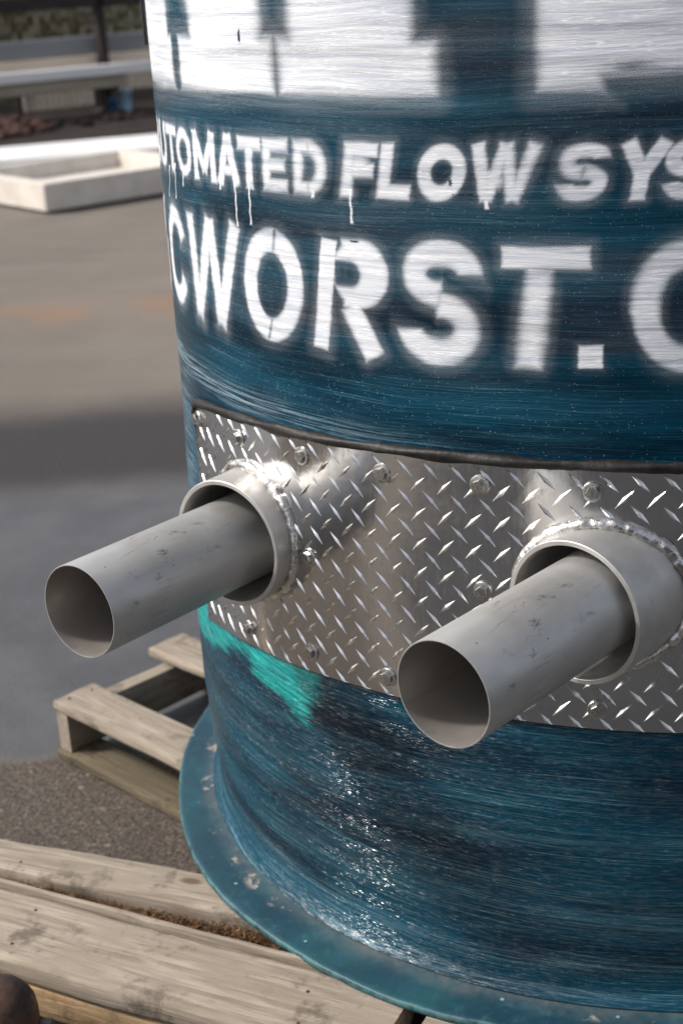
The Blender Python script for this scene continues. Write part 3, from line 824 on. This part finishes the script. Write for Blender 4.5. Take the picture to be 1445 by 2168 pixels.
# raised lugs: pointed lens shapes in two crossed directions
lug_v = []; lug_f = []; lug_c = []
LL, LW, LH = .0178, .0034, .0018
K = 9
def add_lug(s0, z0_, ang_):
    global base
    L_ = LL * random.uniform(.96, 1.04); ca, sa = math.cos(ang_), math.sin(ang_)
    rows_ = []
    for i in range(K):
        u_ = -1 + 2 * i / (K - 1)
        wv = LW * (1 - abs(u_)**1.5) * (1 + .15 * math.exp(-(u_ / .12)**2)) if abs(u_) < 1 else 0
        hv = LH * (1 - u_ * u_)**.7 * (1 + .45 * math.exp(-(u_ / .16)**2)) if abs(u_) < 1 else 0
        for v_ in (-1, 0, 1):
            du = u_ * L_; dv = v_ * wv
            hh = {-1: -.0004, 0: hv, 1: -.0004}[v_]
            rows_.append((s0 + du * ca - dv * sa, z0_ + du * sa + dv * ca, hh))
    arr = np.array(rows_)
    if (arr[:, 1] > ptop(arr[:, 0]) - .001).any() or (arr[:, 1] < pbot(arr[:, 0]) + .001).any() or (arr[:, 0] < PS0 + .001).any() or (arr[:, 0] > PS1 - .001).any():
        # trimmed by the sheared edge of the plate: keep only what lies inside
        keep = (z0_ < float(ptop(s0)) - .003) and (z0_ > float(pbot(s0)) + .003) and (PS0 + .003 < s0 < PS1 - .003)
        arr[:, 1] = np.clip(arr[:, 1], pbot(arr[:, 0]) + .0006, ptop(arr[:, 0]) - .0006)
        arr[:, 0] = np.clip(arr[:, 0], PS0 + .0006, PS1 - .0006)
        if not keep: return
    P_ = ppt(arr[:, 0], arr[:, 1], arr[:, 2])
    e1, _a = axis_dist(P_[:, 0], P_[:, 1], P_[:, 2], S1C, S1A); e2, _b = axis_dist(P_[:, 0], P_[:, 1], P_[:, 2], S2C, S2A)
    if (np.minimum(e1, e2) < RS - .002).any(): return
    lug_v.append(P_); lug_c.append(np.stack([arr[:, 0], arr[:, 1], arr[:, 2]], -1))
    f_ = []
    for i in range(K - 1):
        for j in range(2):
            a_ = base + i * 3 + j
            f_.append((a_, a_ + 3, a_ + 4, a_ + 1))
    lug_f.append(f_); base += K * 3
for i in range(-16, 14):
    for j in range(-9, 2):
        s0 = -.2696 + .0393 * i; z0_ = .9555 + .0425 * j
        add_lug(s0, z0_, -PI / 4 + random.uniform(-.03, .03))
        add_lug(s0 + .0197, z0_ + .0211, PI / 4 + random.uniform(-.03, .03))
Vall += lug_v; Fall += [np.array(f) for f in lug_f]; cylA += lug_c
lugA += [np.ones(len(v)) for v in lug_v]
V = np.concatenate(Vall); V[:, 2] -= Z0
me = mesh_np('tread_plate', V, np.concatenate(Fall), True, (M['alu'],), {'cyl': ('FLOAT_VECTOR', np.concatenate(cylA)), 'lug': ('FLOAT', np.concatenate(lugA))})
sharp(me, 24)
plate = link('tread_plate', me, tank, label='curved bright aluminium plate with raised diamond lugs')

# sealant bead along the top edge of the plate and down its left edge
ss = np.linspace(PS1, PS0 + .004, 420)
pts = []
for s_ in ss:
    z_ = float(ptop(s_)) + .0060; r_ = float(prad(np.array(z_))) - .001
    pts.append((r_ * math.sin(s_ / R), -r_ * math.cos(s_ / R), z_ - Z0))
for z_ in np.linspace(.940, .885, 30):
    s_ = PS0 - .002; r_ = float(prad(np.array(z_))) - .002
    pts.append((r_ * math.sin(s_ / R), -r_ * math.cos(s_ / R), z_ - Z0))
nz1 = [float(vnoise(np.array(i * .05), np.array(.5), 71)) for i in range(len(pts))]
nz2 = [float(vnoise(np.array(i * .21), np.array(3.5), 72)) for i in range(len(pts))]
def rad_seal(i, a):
    e = min(1.0, (len(pts) - 1 - i) / 40 + .02)
    return (.0048 + .0038 * nz1[i] + .0014 * nz2[i]) * e * (1 + .15 * math.sin(3 * a + i * .1))
link('sealant_bead', tube_mesh('sealant_bead', pts, rad_seal, 10, M['black']), plate)
# black line standing for the thin shadow under the plate's bottom edge
ss = np.linspace(PS1, PS0, 200); pts2 = []
for s_ in ss:
    z_ = float(pbot(s_)) - .0012; r_ = float(prad(np.array(z_))) - .0055
    pts2.append((r_ * math.sin(s_ / R), -r_ * math.cos(s_ / R), z_ - Z0))
link('edge_shadow_line', tube_mesh('edge_shadow_line', pts2, lambda i, a: .0032, 8, M['black']), plate)

# bolts
def bolt_mesh():
    bm = bmesh.new()
    # washer
    prof_ = [(.0, .0), (.0135, .0), (.0138, .0012), (.0128, .0026), (.0105, .0030)]
    seg = 32
    rings = []
    for r_, z_ in prof_[1:]:
        rings.append([bm.verts.new((r_ * math.cos(2 * PI * i / seg), r_ * math.sin(2 * PI * i / seg), z_)) for i in range(seg)])
    for a, b in zip(rings, rings[1:]):
        for i in range(seg): bm.faces.new((a[i], a[(i + 1) % seg], b[(i + 1) % seg], b[i]))
    bm.faces.new(rings[-1])
    # hex head with a chamfered crown
    hx = []
    for r_, z_ in ((.0092, .0024), (.0092, .0072), (.0084, .0084)):
        hx.append([bm.verts.new((r_ * math.cos(PI / 3 * i), r_ * math.sin(PI / 3 * i), z_)) for i in range(6)])
    for a, b in zip(hx, hx[1:]):
        for i in range(6): bm.faces.new((a[i], a[(i + 1) % 6], b[(i + 1) % 6], b[i]))
    bm.faces.new(hx[-1])
    # head marks: three radial raised strokes
    for k in range(3):
        a = 2 * PI * k / 3 + .3
        bm_box(bm, (.0030, -.0004, .0082), (.0062, .0004, .0087), 0, Matrix.Rotation(a, 4, 'Z'))
    bmesh.ops.recalc_face_normals(bm, faces=bm.faces)
    me = bpy.data.meshes.new('bolt'); bm.to_mesh(me); bm.free(); me.materials.append(M['bolt'])
    return me
bm_ = bolt_mesh()
for k, (s_, z_) in enumerate([(-.7911, .9309), (-.6393, .9371), (-.4872, .942), (-.3438, .9422), (-.1998, .9432), (-.0534, .9438), (.092, .944), (-.4835, .7904), (-.1983, .7949),
                              (-.6407, .6287), (-.4859, .6409), (-.3445, .6402), (-.195, .6400), (-.0461, .6389), (.10, .638)]):
    a = s_ / R; r_ = float(prad(np.array(z_))) + .0002
    b = bpy.data.objects.new('bolt', bm_); col.objects.link(b); b.parent = plate
    mm = frame(Vector((r_ * math.sin(a), -r_ * math.cos(a), z_ - Z0)), hd(a)) @ Matrix.Rotation(random.uniform(0, 1), 4, 'Z')
    b.matrix_local = mm

# sleeves with their weld beads
def sleeve(C, a, len_in, seed, label):
    ax = hd(a)
    pr = [(RS - TS, 0.0007), (RS - TS + .0008, 0), (RS - .0009, 0), (RS, .0009), (RS, len_in), (RS - TS, len_in)]
    pr = [(r_, -z_) for r_, z_ in pr]
    me = lathe_mesh('pipe_sleeve', pr[::-1], 160, M['sleeve'], closed=True)
    sharp(me, 30)
    o_ = link('pipe_sleeve', me, tank, label=label)
    LM = frame(C - Vector((0, 0, Z0)), ax)
    o_.matrix_local = LM
    # weld bead where the sleeve meets the plate
    pts = []
    n_ = 420
    fm = frame(C, ax)
    for i in range(n_):
        t = 2 * PI * i / n_
        p = fm @ Vector(((RS + .0030) * math.cos(t), (RS + .0030) * math.sin(t), 0))
        # slide back along the axis until it meets the plate
        aa = ax.x**2 + ax.y**2; bb = -(p.x * ax.x + p.y * ax.y); rp = float(prad(np.array(p.z))) + .0015; cc = p.x**2 + p.y**2 - rp * rp
        D = bb * bb - aa * cc
        s_ = (-bb - math.sqrt(max(D, 0))) / aa
        q = p - ax * s_
        pts.append(q - Vector((0, 0, Z0)))
    r1 = [float(vnoise(np.array(i * .06), np.array(.5), seed)) for i in range(n_)]
    r2 = [float(vnoise(np.array(i * .5), np.array(.5), seed + 1)) for i in range(n_)]
    def rf(i, a_):
        ripple = .0002 * abs(math.sin(i * .55 + 1.2 * math.sin(a_) + r1[i] * 9))
        rg = float(rng.random()) * .0004
        e = min(1, min(i, n_ - 1 - i) / 6 + .4) if False else 1
        lump = .0042 * float(vnoise(np.array(i * .17), np.array(a_ * 1.3 + 9), seed + 5))
        return (.0045 + .0036 * r1[i] + .0008 * r2[i] + ripple + rg + lump) * e
    me = tube_mesh('weld_bead', pts, rf, 12, M['weld'], closed=True, refs=[(fm.to_3x3() @ Vector((math.cos(2 * PI * i / n_), math.sin(2 * PI * i / n_), 0))) for i in range(n_)])
    link('weld_bead', me, o_).matrix_local = LM.inverted()
    return o_
sleeve(S1C, S1A, .165, 81, None)
sleeve(S2C, S2A, .165, 91, None)

def pipe(C, a, el, L_, seam_ang, label):
    ax = hd(a) * math.cos(el) + Vector((0, 0, math.sin(el)))
    n_ = 144; V = []; sm_ = []
    pr = [(RP, L_), (RP, L_ * .5), (RP, .0010), (RP - .0005, 0), (RP - TP + .0004, 0), (RP - TP, .0008), (RP - TP, L_ * .5), (RP - TP, L_)]
    for i in range(n_):
        t = 2 * PI * i / n_
        for k, (r_, z_) in enumerate(pr):
            V.append((r_ * math.cos(t), r_ * math.sin(t), -z_))
            dd = abs((t - seam_ang + PI) % (2 * PI) - PI)
            sm_.append(1.0 if (k >= 5 and dd < .03) else 0.0)
    F = [(i * 8 + k, ((i + 1) % n_) * 8 + k, ((i + 1) % n_) * 8 + k + 1, i * 8 + k + 1) for i in range(n_) for k in range(7)]
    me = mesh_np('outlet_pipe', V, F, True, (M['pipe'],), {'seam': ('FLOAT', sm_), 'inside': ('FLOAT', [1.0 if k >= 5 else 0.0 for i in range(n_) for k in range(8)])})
    sharp(me, 30)
    o_ = link('outlet_pipe', me, tank, label=label)
    o_.matrix_local = frame(C - Vector((0, 0, Z0)), ax)
    return o_
pipe(Q1C, Q1A, math.radians(1.2), .75, 2.2, 'grey stainless pipe end sticking out at the left')
pipe(Q2C, Q2A, 0.0, .75, 3.65, 'grey stainless pipe end sticking out towards the front')

# steel bracket strip high on the left side of the tank
bm = bmesh.new()
bm_box(bm, (-.008, .000, .0), (.008, .0025, .46), .0008)
bm_box(bm, (-.002, .0025, .0), (.002, .007, .46), .0008)
o_ = bm_obj('mounting_bracket', bm, M['steel_blue'], tank)
a = math.radians(-73.5)
mm = Matrix((Vector((math.cos(a), math.sin(a), 0)), hd(a), Vector((0, 0, 1)))).transposed().to_4x4()
mm.translation = Vector((.8005 * math.sin(a), -.8005 * math.cos(a), 1.485 - Z0))
o_.matrix_local = mm
for z_ in (.075, .25, .40):
    b = bpy.data.objects.new('bolt', bm_); col.objects.link(b); b.parent = o_
    b.matrix_local = frame(Vector((-.007, .003, z_)), (0, 1, 0)) @ Matrix.Scale(.6, 4)

# ------------------------------------------------------------------ timber
def board(name, mat, parent, lo, hi, bev=.004, seed=0, rough=.0012, cup=0.0, nx=None, taper=None):
    """a sawn board in the parent's axes, x along the grain, built about its own corner"""
    L_ = [hi[i] - lo[i] for i in range(3)]
    nx = nx or max(8, int(L_[0] / .02)); ny = max(5, int(L_[1] / .012))
    # cross-section loop with eased corners
    def sec():
        b = bev; W, H = L_[1], L_[2]; P = []
        for j in range(ny + 1): P.append((b + (W - 2 * b) * j / ny, H))
        P += [(W - b * .3, H - b * .3), (W, H - b)]
        P += [(W, b), (W - b * .3, b * .3)]
        for j in range(ny, -1, -1): P.append((b + (W - 2 * b) * j / ny, 0))
        P += [(b * .3, b * .3), (0, b), (0, H - b), (b * .3, H - b * .3)]
        return P
    Sx = sec(); m_ = len(Sx)
    V = []
    for i in range(nx + 1):
        x = L_[0] * i / nx
        e0 = float(vnoise(np.array(x * 9 + seed), np.array(1.5), 101 + seed)) - .5
        e1 = float(vnoise(np.array(x * 7 + seed), np.array(7.5), 102 + seed)) - .5
        e2 = float(vnoise(np.array(x * 40 + seed), np.array(9.5), 103 + seed)) - .5
        for (y, z) in Sx:
            fy = y / L_[1]
            yy = y + (e0 * (1 - fy) + e1 * fy) * rough * 5 + e2 * rough
            zz_ = z + (rough * 1.2 * (float(vnoise(np.array(x * 16), np.array(y * 60 + seed), 104)) - .5) if z > L_[2] * .6 else 0) + cup * ((fy * 2 - 1)**2) * (1 if z > L_[2] * .5 else .0)
            V.append((x, yy, zz_))
    F = []
    for i in range(nx):
        for k in range(m_):
            k2 = (k + 1) % m_
            F.append((i * m_ + k, (i + 1) * m_ + k, (i + 1) * m_ + k2, i * m_ + k2))
    me = mesh_np(name, V, F, True, (mat,))
    bm = bmesh.new(); bm.from_mesh(me); bm.verts.ensure_lookup_table()
    bm.faces.new([bm.verts[k] for k in range(m_)][::-1]); bm.faces.new([bm.verts[nx * m_ + k] for k in range(m_)])
    bmesh.ops.recalc_face_normals(bm, faces=bm.faces)
    bm.to_mesh(me); bm.free()
    sharp(me, 50)
    o = link(name, me, parent, loc=lo)
    return o

def nail(parent, x, y, z):
    bm = bmesh.new()
    bmesh.ops.create_cone(bm, segments=12, radius1=.0032, radius2=.0028, depth=.002, cap_ends=True)
    return bm_obj('nail', bm, M['rust'], parent, loc=(x, y, z))

# far pallet
pal = link('wooden_pallet', None, label='weathered open wooden pallet sticking out behind the tank, blurred', cat='pallet', loc=(-1.21, .081, 0))
pal.rotation_euler = (0, 0, math.atan2(-.557, .83))
b1 = board('top_board', M['wood'], pal, (-.015, 0, .114), (1.10, .112, .137), .006, 1, .0016)
board('top_board', M['wood'], pal, (-.060, .300, .114), (1.10, .405, .137), .006, 2, .0016)
board('top_board', M['wood'], pal, (-.03, .560, .114), (1.10, .665, .137), .005, 3)
board('top_board', M['wood'], pal, (-.03, .800, .114), (1.10, .905, .137), .005, 4)
for x in (-.012, .50, 1.02):
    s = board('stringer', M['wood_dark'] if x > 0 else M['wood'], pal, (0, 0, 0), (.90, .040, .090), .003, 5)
    s.location = (x + .04, .004, .0235); s.rotation_euler = (0, 0, PI / 2)
for y in (-.006, .40, .80):
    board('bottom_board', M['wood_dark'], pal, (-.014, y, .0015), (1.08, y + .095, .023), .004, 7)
for x, y in ((.005, .03), (.012, .085), (-.02, .33), (.006, .38)):
    nail(b1 if y < .2 else pal.children[1], x + (.015 if y < .2 else .06), y if y < .2 else y - .30, .0238)

# near pallet
ang2 = -.209
nal = link('wooden_pallet', None, label='low platform of wide weathered timbers under the near edge of the tank', cat='pallet', loc=(-1.067, -.574, 0))
nal.rotation_euler = (0, 0, ang2)
A_ = board('deck_board', M['wood'], nal, (-.90, .018, .098), (.75, .110, .136), .006, 11, .0022)
A_.rotation_euler = (0, 0, .020)
def skew(o, r=-.057): o.rotation_euler = (0, 0, r); return o
B_ = skew(board('deck_board', M['wood'], nal, (-.45, -.143, .096), (.770, .014, .1360), .009, 12, .0022, cup=.0022))
skew(board('deck_board', M['wood'], nal, (.806, -.214, .096), (1.60, -.052, .1365), .008, 13, .0018))
board('deck_board', M['wood'], nal, (.79, .052, .098), (1.60, .135, .136), .006, 15, .0018)
skew(board('edge_strip', M['wood'], nal, (-.45, .0215, .070), (.768, .0325, .1425), .004, 14, .0016))
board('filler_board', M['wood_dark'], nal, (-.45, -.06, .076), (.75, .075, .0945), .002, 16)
skew(board('edge_board', M['wood_warm'], nal, (-.45, -.146, .036), (1.2, -.104, .0935), .008, 17, .0028))
for x, y in ((.10, -.03), (.12, -.12), (.62, -.05), (.64, -.12)):
    n_o = nail(B_, x + .45, y + .155, .0402)
for x, y in ((.9, .03), (1.3, .06)):
    nail(A_, x, y, .0382)
for x in (-.42, .93, 1.12):
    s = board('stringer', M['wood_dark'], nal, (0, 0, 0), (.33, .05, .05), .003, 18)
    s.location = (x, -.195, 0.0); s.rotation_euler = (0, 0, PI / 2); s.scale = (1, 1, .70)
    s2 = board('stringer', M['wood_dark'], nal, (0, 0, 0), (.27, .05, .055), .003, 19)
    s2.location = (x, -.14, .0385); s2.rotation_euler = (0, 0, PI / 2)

# pine needles and bark crumbs caught in the gap between the boards
bm = bmesh.new()
ca, sa = math.cos(ang2), math.sin(ang2)
def nal_w(x, y, z): return Vector((-1.067 + ca * x - sa * y, -.574 + sa * x + ca * y, z))
for k in range(12000):
    x = random.uniform(-.25, .76)
    ya = .030 - .056 * (x + .45); yb = .018 + .020 * (x + .90) + .004
    y = random.uniform(ya, yb); f_ = (y - ya) / (yb - ya)
    if vnoise(np.array(x * 14 + 40), np.array(y * 40 + 9), 201) < .22: continue
    z = .0950 + random.random()**1.5 * .030 * math.sin(PI * min(max(f_, .05), .95))**.7 + .004
    L_ = random.uniform(.004, .022); a = random.gauss(ang2, .9); el = random.gauss(0, .35)
    d = Vector((math.cos(a) * math.cos(el), math.sin(a) * math.cos(el), math.sin(el)))
    n_ = d.cross(Vector((random.random(), random.random(), 1))).normalized() * random.uniform(.0004, .0012)
    c = nal_w(x, y, z); m3 = d.cross(n_)
    vs = [bm.verts.new(p) for p in (c - d * L_ / 2 - n_, c - d * L_ / 2 + n_, c + d * L_ / 2 + n_ * .5, c + d * L_ / 2 - n_ * .5, c + m3 * 1.0)]
    bm.faces.new(vs[:4]); bm.faces.new((vs[0], vs[1], vs[4])); bm.faces.new((vs[2], vs[3], vs[4]))
me = bpy.data.meshes.new('pine_needles'); bm.to_mesh(me); bm.free(); me.materials.append(M['mulch'])
link('pine_needles', me, label='brown pine needles and bark crumbs in the gap between the near timbers', cat='plant litter', kind='stuff')

# dome-headed rusty iron post in the near corner
pr = [(.001, .228), (.018, .2255), (.034, .2165), (.046, .203), (.0525, .188), (.0545, .172), (.0545, .060), (.075, .055), (.082, .045), (.082, .0)]
post = link('rusty_post', lathe_mesh('rusty_post', pr[::-1], 64, M['rust'], closed=False), label='rusty dome-headed iron post in the near left corner beside the timbers', cat='post', loc=(-.905, -.945, 0))
bm = bmesh.new()
bm_box(bm, (.050, -.010, .100), (.074, .010, .150), .003)
bm_box(bm, (.050, -.007, .085), (.086, .007, .112), .003)
o_ = bm_obj('lug', bm, M['steel_blue'], post); o_.rotation_euler = (0, 0, .25)

# ------------------------------------------------------------------ background of the yard
def oriented(name, mat, origin, yaw, boxes, bev=.01, **k):
    bm = bmesh.new()
    for lo, hi in boxes: bm_box(bm, lo, hi, bev)
    o = bm_obj(name, bm, mat, k.pop('parent', None), **k)
    o.location = origin; o.rotation_euler = (0, 0, yaw)
    return o
YW = math.atan2(.77, .64)
tr = link('concrete_trough', None, label='cream precast concrete trough lying on blocks in the yard, hollow inside', cat='trough', loc=(-4.13, 7.60, 0))
tr.rotation_euler = (0, 0, YW)
TL, TWd = 1.50, 1.36
bm = bmesh.new()
o8 = [(0, 0), (TL, 0), (TL, TWd), (0, TWd)]; wt = .11
i8 = [(wt, wt), (TL - wt, wt), (TL - wt, TWd - wt), (wt, TWd - wt)]
zl, zt, zf = .02, .215, .09
vb = [bm.verts.new((x, y, zl)) for x, y in o8]; vt = [bm.verts.new((x, y, zt)) for x, y in o8]
vi = [bm.verts.new((x, y, zt)) for x, y in i8]; vf = [bm.verts.new((x + (.02 if x < 1 else -.02), y + (.02 if y < 1 else -.02), zf)) for x, y in i8]
bm.faces.new(vb[::-1]); bm.faces.new(vf)
for k in range(4):
    k2 = (k + 1) % 4
    bm.faces.new((vb[k], vb[k2], vt[k2], vt[k])); bm.faces.new((vt[k], vt[k2], vi[k2], vi[k])); bm.faces.new((vi[k], vi[k2], vf[k2], vf[k]))
bmesh.ops.bevel(bm, geom=list(bm.edges), offset=.008, segments=2, affect='EDGES')
bm_obj('basin', bm, M['concrete'], tr)
oriented('support_block', M['darksteel'], (.30, .06, 0), 0, [((0, 0, 0), (.42, .10, .0185))], .002, parent=tr)
oriented('support_block', M['darksteel'], (.30, 1.15, 0), 0, [((0, 0, 0), (.42, .10, .0185))], .002, parent=tr)
oriented('timber_plank', M['orange'], (-3.32, 8.30, 0), YW - .5, [((0, 0, 0.001), (1.6, .14, .035))], .003, label='orange-brown plank lying on the asphalt at the right end of the trough', cat='plank')

oriented('white_panel', M['white'], (-4.16 - 6.2 * .891, 10.47 - 6.2 * .454, 0), math.radians(27), [((0, 0, .001), (8.5, 1.16, .125))], .012, label='long wide white painted panel lying flat behind the concrete trough', cat='panel')

# storage rack of long stock
RY = math.atan2(.69, .72)
RO = Vector((-6.6, 15.0, 0))
rd = Vector((math.cos(RY), math.sin(RY), 0)); rn = Vector((-rd.y, rd.x, 0))
def rack_at(a, b, z): return RO + rd * a + rn * b + Vector((0, 0, z))
rack = link('storage_rack', None, label='dark brown cantilever rack holding long beams at the back of the yard', cat='rack', loc=RO)
rack.rotation_euler = (0, 0, RY)
for x in (-5.2, -2.4, .36, 3.1):
    oriented('upright', M['darksteel'], (x, 0, 0), 0, [((.03, -.04, 0), (.13, .08, 1.9)), ((0, -.30, 0), (.16, .35, .05))], .006, parent=rack)
for z in (.27, .50, 1.16):
    for x in (-5.2, -2.4, .36, 3.1):
        oriented('arm', M['darksteel'], (x + .045, 0, z), 0, [((0, .08 if z > .4 else -.30, 0), (.07, .60, .045))], .004, parent=rack)
oriented('top_rail', M['darksteel'], (-5.4, 0, 1.22), 0, [((0, -.04, 0), (9, .10, .16))], .006, parent=rack)
LB = {'box_section': (M['greypipe'], .14, .30, .69, .895, -6, 3.2, 'blue-grey steel box section, upper long piece on the back rack'),
      'boards': (M['cream'], .13, .36, .546, .672, -6, 3.3, 'stack of cream boards lying on the rack arms under the blue-grey section'),
      'channel_beam': (M['lightgrey'], -.34, -.10, .46, .575, -6, 3.4, 'light grey galvanised beam, nearest long piece on the rack'),
      'timber': (M['tan'], -.28, -.06, .317, .455, -6, .57, 'dusty tan timber lying under the light grey beam on the rack')}
for nm, (mt, y0, y1, z0_, z1_, x0_, x1_, lb) in LB.items():
    oriented({'box_section': 'steel_section', 'boards': 'cream_boards', 'channel_beam': 'galvanised_beam', 'timber': 'timber_beam'}[nm], mt, rack_at(x0_, 0, 0), RY,
             [((0, y0, z0_), (x1_ - x0_, y1, z1_))], .008, label=lb, cat={'box_section': 'steel section', 'boards': 'boards', 'channel_beam': 'beam', 'timber': 'timber'}[nm])
# pale picket panels standing behind the rack
def slats(name, mat, org, yaw, n_, pitch, wd, z0_, z1_, rails, label, cat, group=None):
    t = link(name, None, label=label, cat=cat, group=group, loc=org); t.rotation_euler = (0, 0, yaw)
    bm = bmesh.new()
    for i in range(n_):
        dz = random.uniform(-.01, .01)
        bm_box(bm, (i * pitch, 0, z0_), (i * pitch + wd, .012, z1_ + dz), 0)
    bm_obj('slat_panel', bm, mat, t)
    for z in rails:
        oriented('rail', mat, (0, .014, z), 0, [((-.02, 0, 0), (n_ * pitch, .03, .035))], .003, parent=t)
    for x in (-.03, n_ * pitch):
        oriented('post', M['darksteel'], (x - .03, .046, 0), 0, [((0, 0, 0), (.05, .05, z1_ + .05))], .003, parent=t)
    return t
slats('picket_panel', M['picket'], rack_at(-.36, .70, 0), RY, 12, .080, .046, .06, .42, (.36,), 'low pale picket panel showing under the rack, left of the blue buckets', 'picket panel')
slats('picket_panel', M['picket'], rack_at(.72, .74, 0), RY, 14, .080, .046, .20, .55, (.45,), 'low pale picket panel under the rack next to the tank', 'picket panel')
slats('slatted_fence', M['olive'], rack_at(-4.0, 2.2, 0), RY, 120, .080, .036, .05, 2.3, (.25, 2.05), 'tall olive slatted fence behind the rack', 'fence')

# hedge behind the fence
bm = bmesh.new()
for k in range(14000):
    c = rack_at(random.uniform(-7, 12), 3.0 + random.uniform(0, 1.6), random.uniform(0, 3.2))
    s = random.uniform(.05, .12)
    a_ = Vector((random.gauss(0, 1), random.gauss(0, 1), random.gauss(0, 1))).normalized(); b_ = a_.cross(Vector((random.gauss(0, 1), random.gauss(0, 1), random.gauss(0, 1)))).normalized()
    bm.faces.new([bm.verts.new(c + q) for q in (a_ * s, b_ * s * .5, -a_ * s, -b_ * s * .5)])
hd_o = bpy.data.meshes.new('hedge'); bm.to_mesh(hd_o); bm.free(); hd_o.materials.append(M['leaf'])
link('hedge', hd_o, label='dark green hedge seen through the slats at the back', cat='hedge')

# red-brown rubble heap, buckets, dark log pile
def rock(bm, c, r, seed):
    q = bmesh.ops.create_icosphere(bm, subdivisions=2, radius=1.0)
    rs = random.Random(seed); sx_, sy_, sz_ = rs.uniform(.7, 1.3), rs.uniform(.7, 1.3), rs.uniform(.5, .9)
    for v in q['verts']:
        n_ = 1 + rs.uniform(-.16, .16)
        v.co = Vector((v.co.x * sx_ * n_, v.co.y * sy_ * n_, v.co.z * sz_ * n_)) * r + c
bm = bmesh.new()
for k in range(150):
    u_ = random.gauss(0, .26); v_ = random.gauss(0, .26)
    hgt = .20 * math.exp(-(u_ / .55)**2 - (v_ / .35)**2)
    rock(bm, Vector((u_, v_, max(.03, hgt * random.uniform(.3, 1)))), random.uniform(.04, .09), k)
o_ = bm_obj('rubble_heap', bm, M['redsoil'], None, True, label='heap of red-brown rubble beyond the white beam at the left edge', cat='rubble', kind='stuff')
o_.location = (-6.95, 13.3, 0); o_.rotation_euler = (0, 0, RY)
def bucket(x, y, r, h, mat, label):
    t = link('bucket', lathe_mesh('bucket', [(r * .78, 0), (r, h), (r * 1.07, h), (r * 1.07, h * .93), (r * 1.0, h * .93)], 32, mat, closed=False), label=label, cat='bucket', loc=(x, y, .004))
    link('lid', lathe_mesh('lid', [(.001, h + .012), (r * 1.05, h + .010), (r * 1.08, h - .01)], 32, mat, closed=False), t)
    return t
p = rack_at(.66, .02, 0); bucket(p.x, p.y, .092, .24, M['blueplastic'], 'light blue plastic bucket standing under the rack')
p = rack_at(.42, -.22, 0); bucket(p.x - .03, p.y, .055, .17, M['navyplastic'], 'small dark blue plastic bucket left of the light blue one')
bm = bmesh.new()
for k in range(60):
    rock(bm, Vector((random.uniform(-1.1, 1.6), random.gauss(0, .15), random.random() * .05)), random.uniform(.03, .07), 300 + k)
o_ = bm_obj('scrap_heap', bm, M['soil'], None, True, label='low dark heap of soil and scrap along the foot of the rack', cat='soil heap', kind='stuff')
o_.location = rack_at(-.1, -.9, 0); o_.rotation_euler = (0, 0, RY)

# dark shed added behind the camera, unseen, to darken reflections and block skylight
sh = link('added_dark_shed', None, label='unseen dark brown corrugated shed added behind the camera for the tank and plate to reflect', cat='shed', loc=(-.6, -9.0, 0))
oriented('added_shed_wall', M['darksteel'], (0, -6, 0), 0, [((0, 0, 0), (16, 6, 3.6))], .02, parent=sh)
oriented('added_shed_corrugation', M['darksteel'], (0, .003, 0), 0, [((i * .20, 0, .02), (i * .20 + .09, .035, 3.55)) for i in range(80)], .004, parent=sh)
oriented('roof', M['darksteel'], (-.2, -6.2, 3.61), 0, [((0, 0, 0), (16.4, 6.5, .12))], .02, parent=sh)
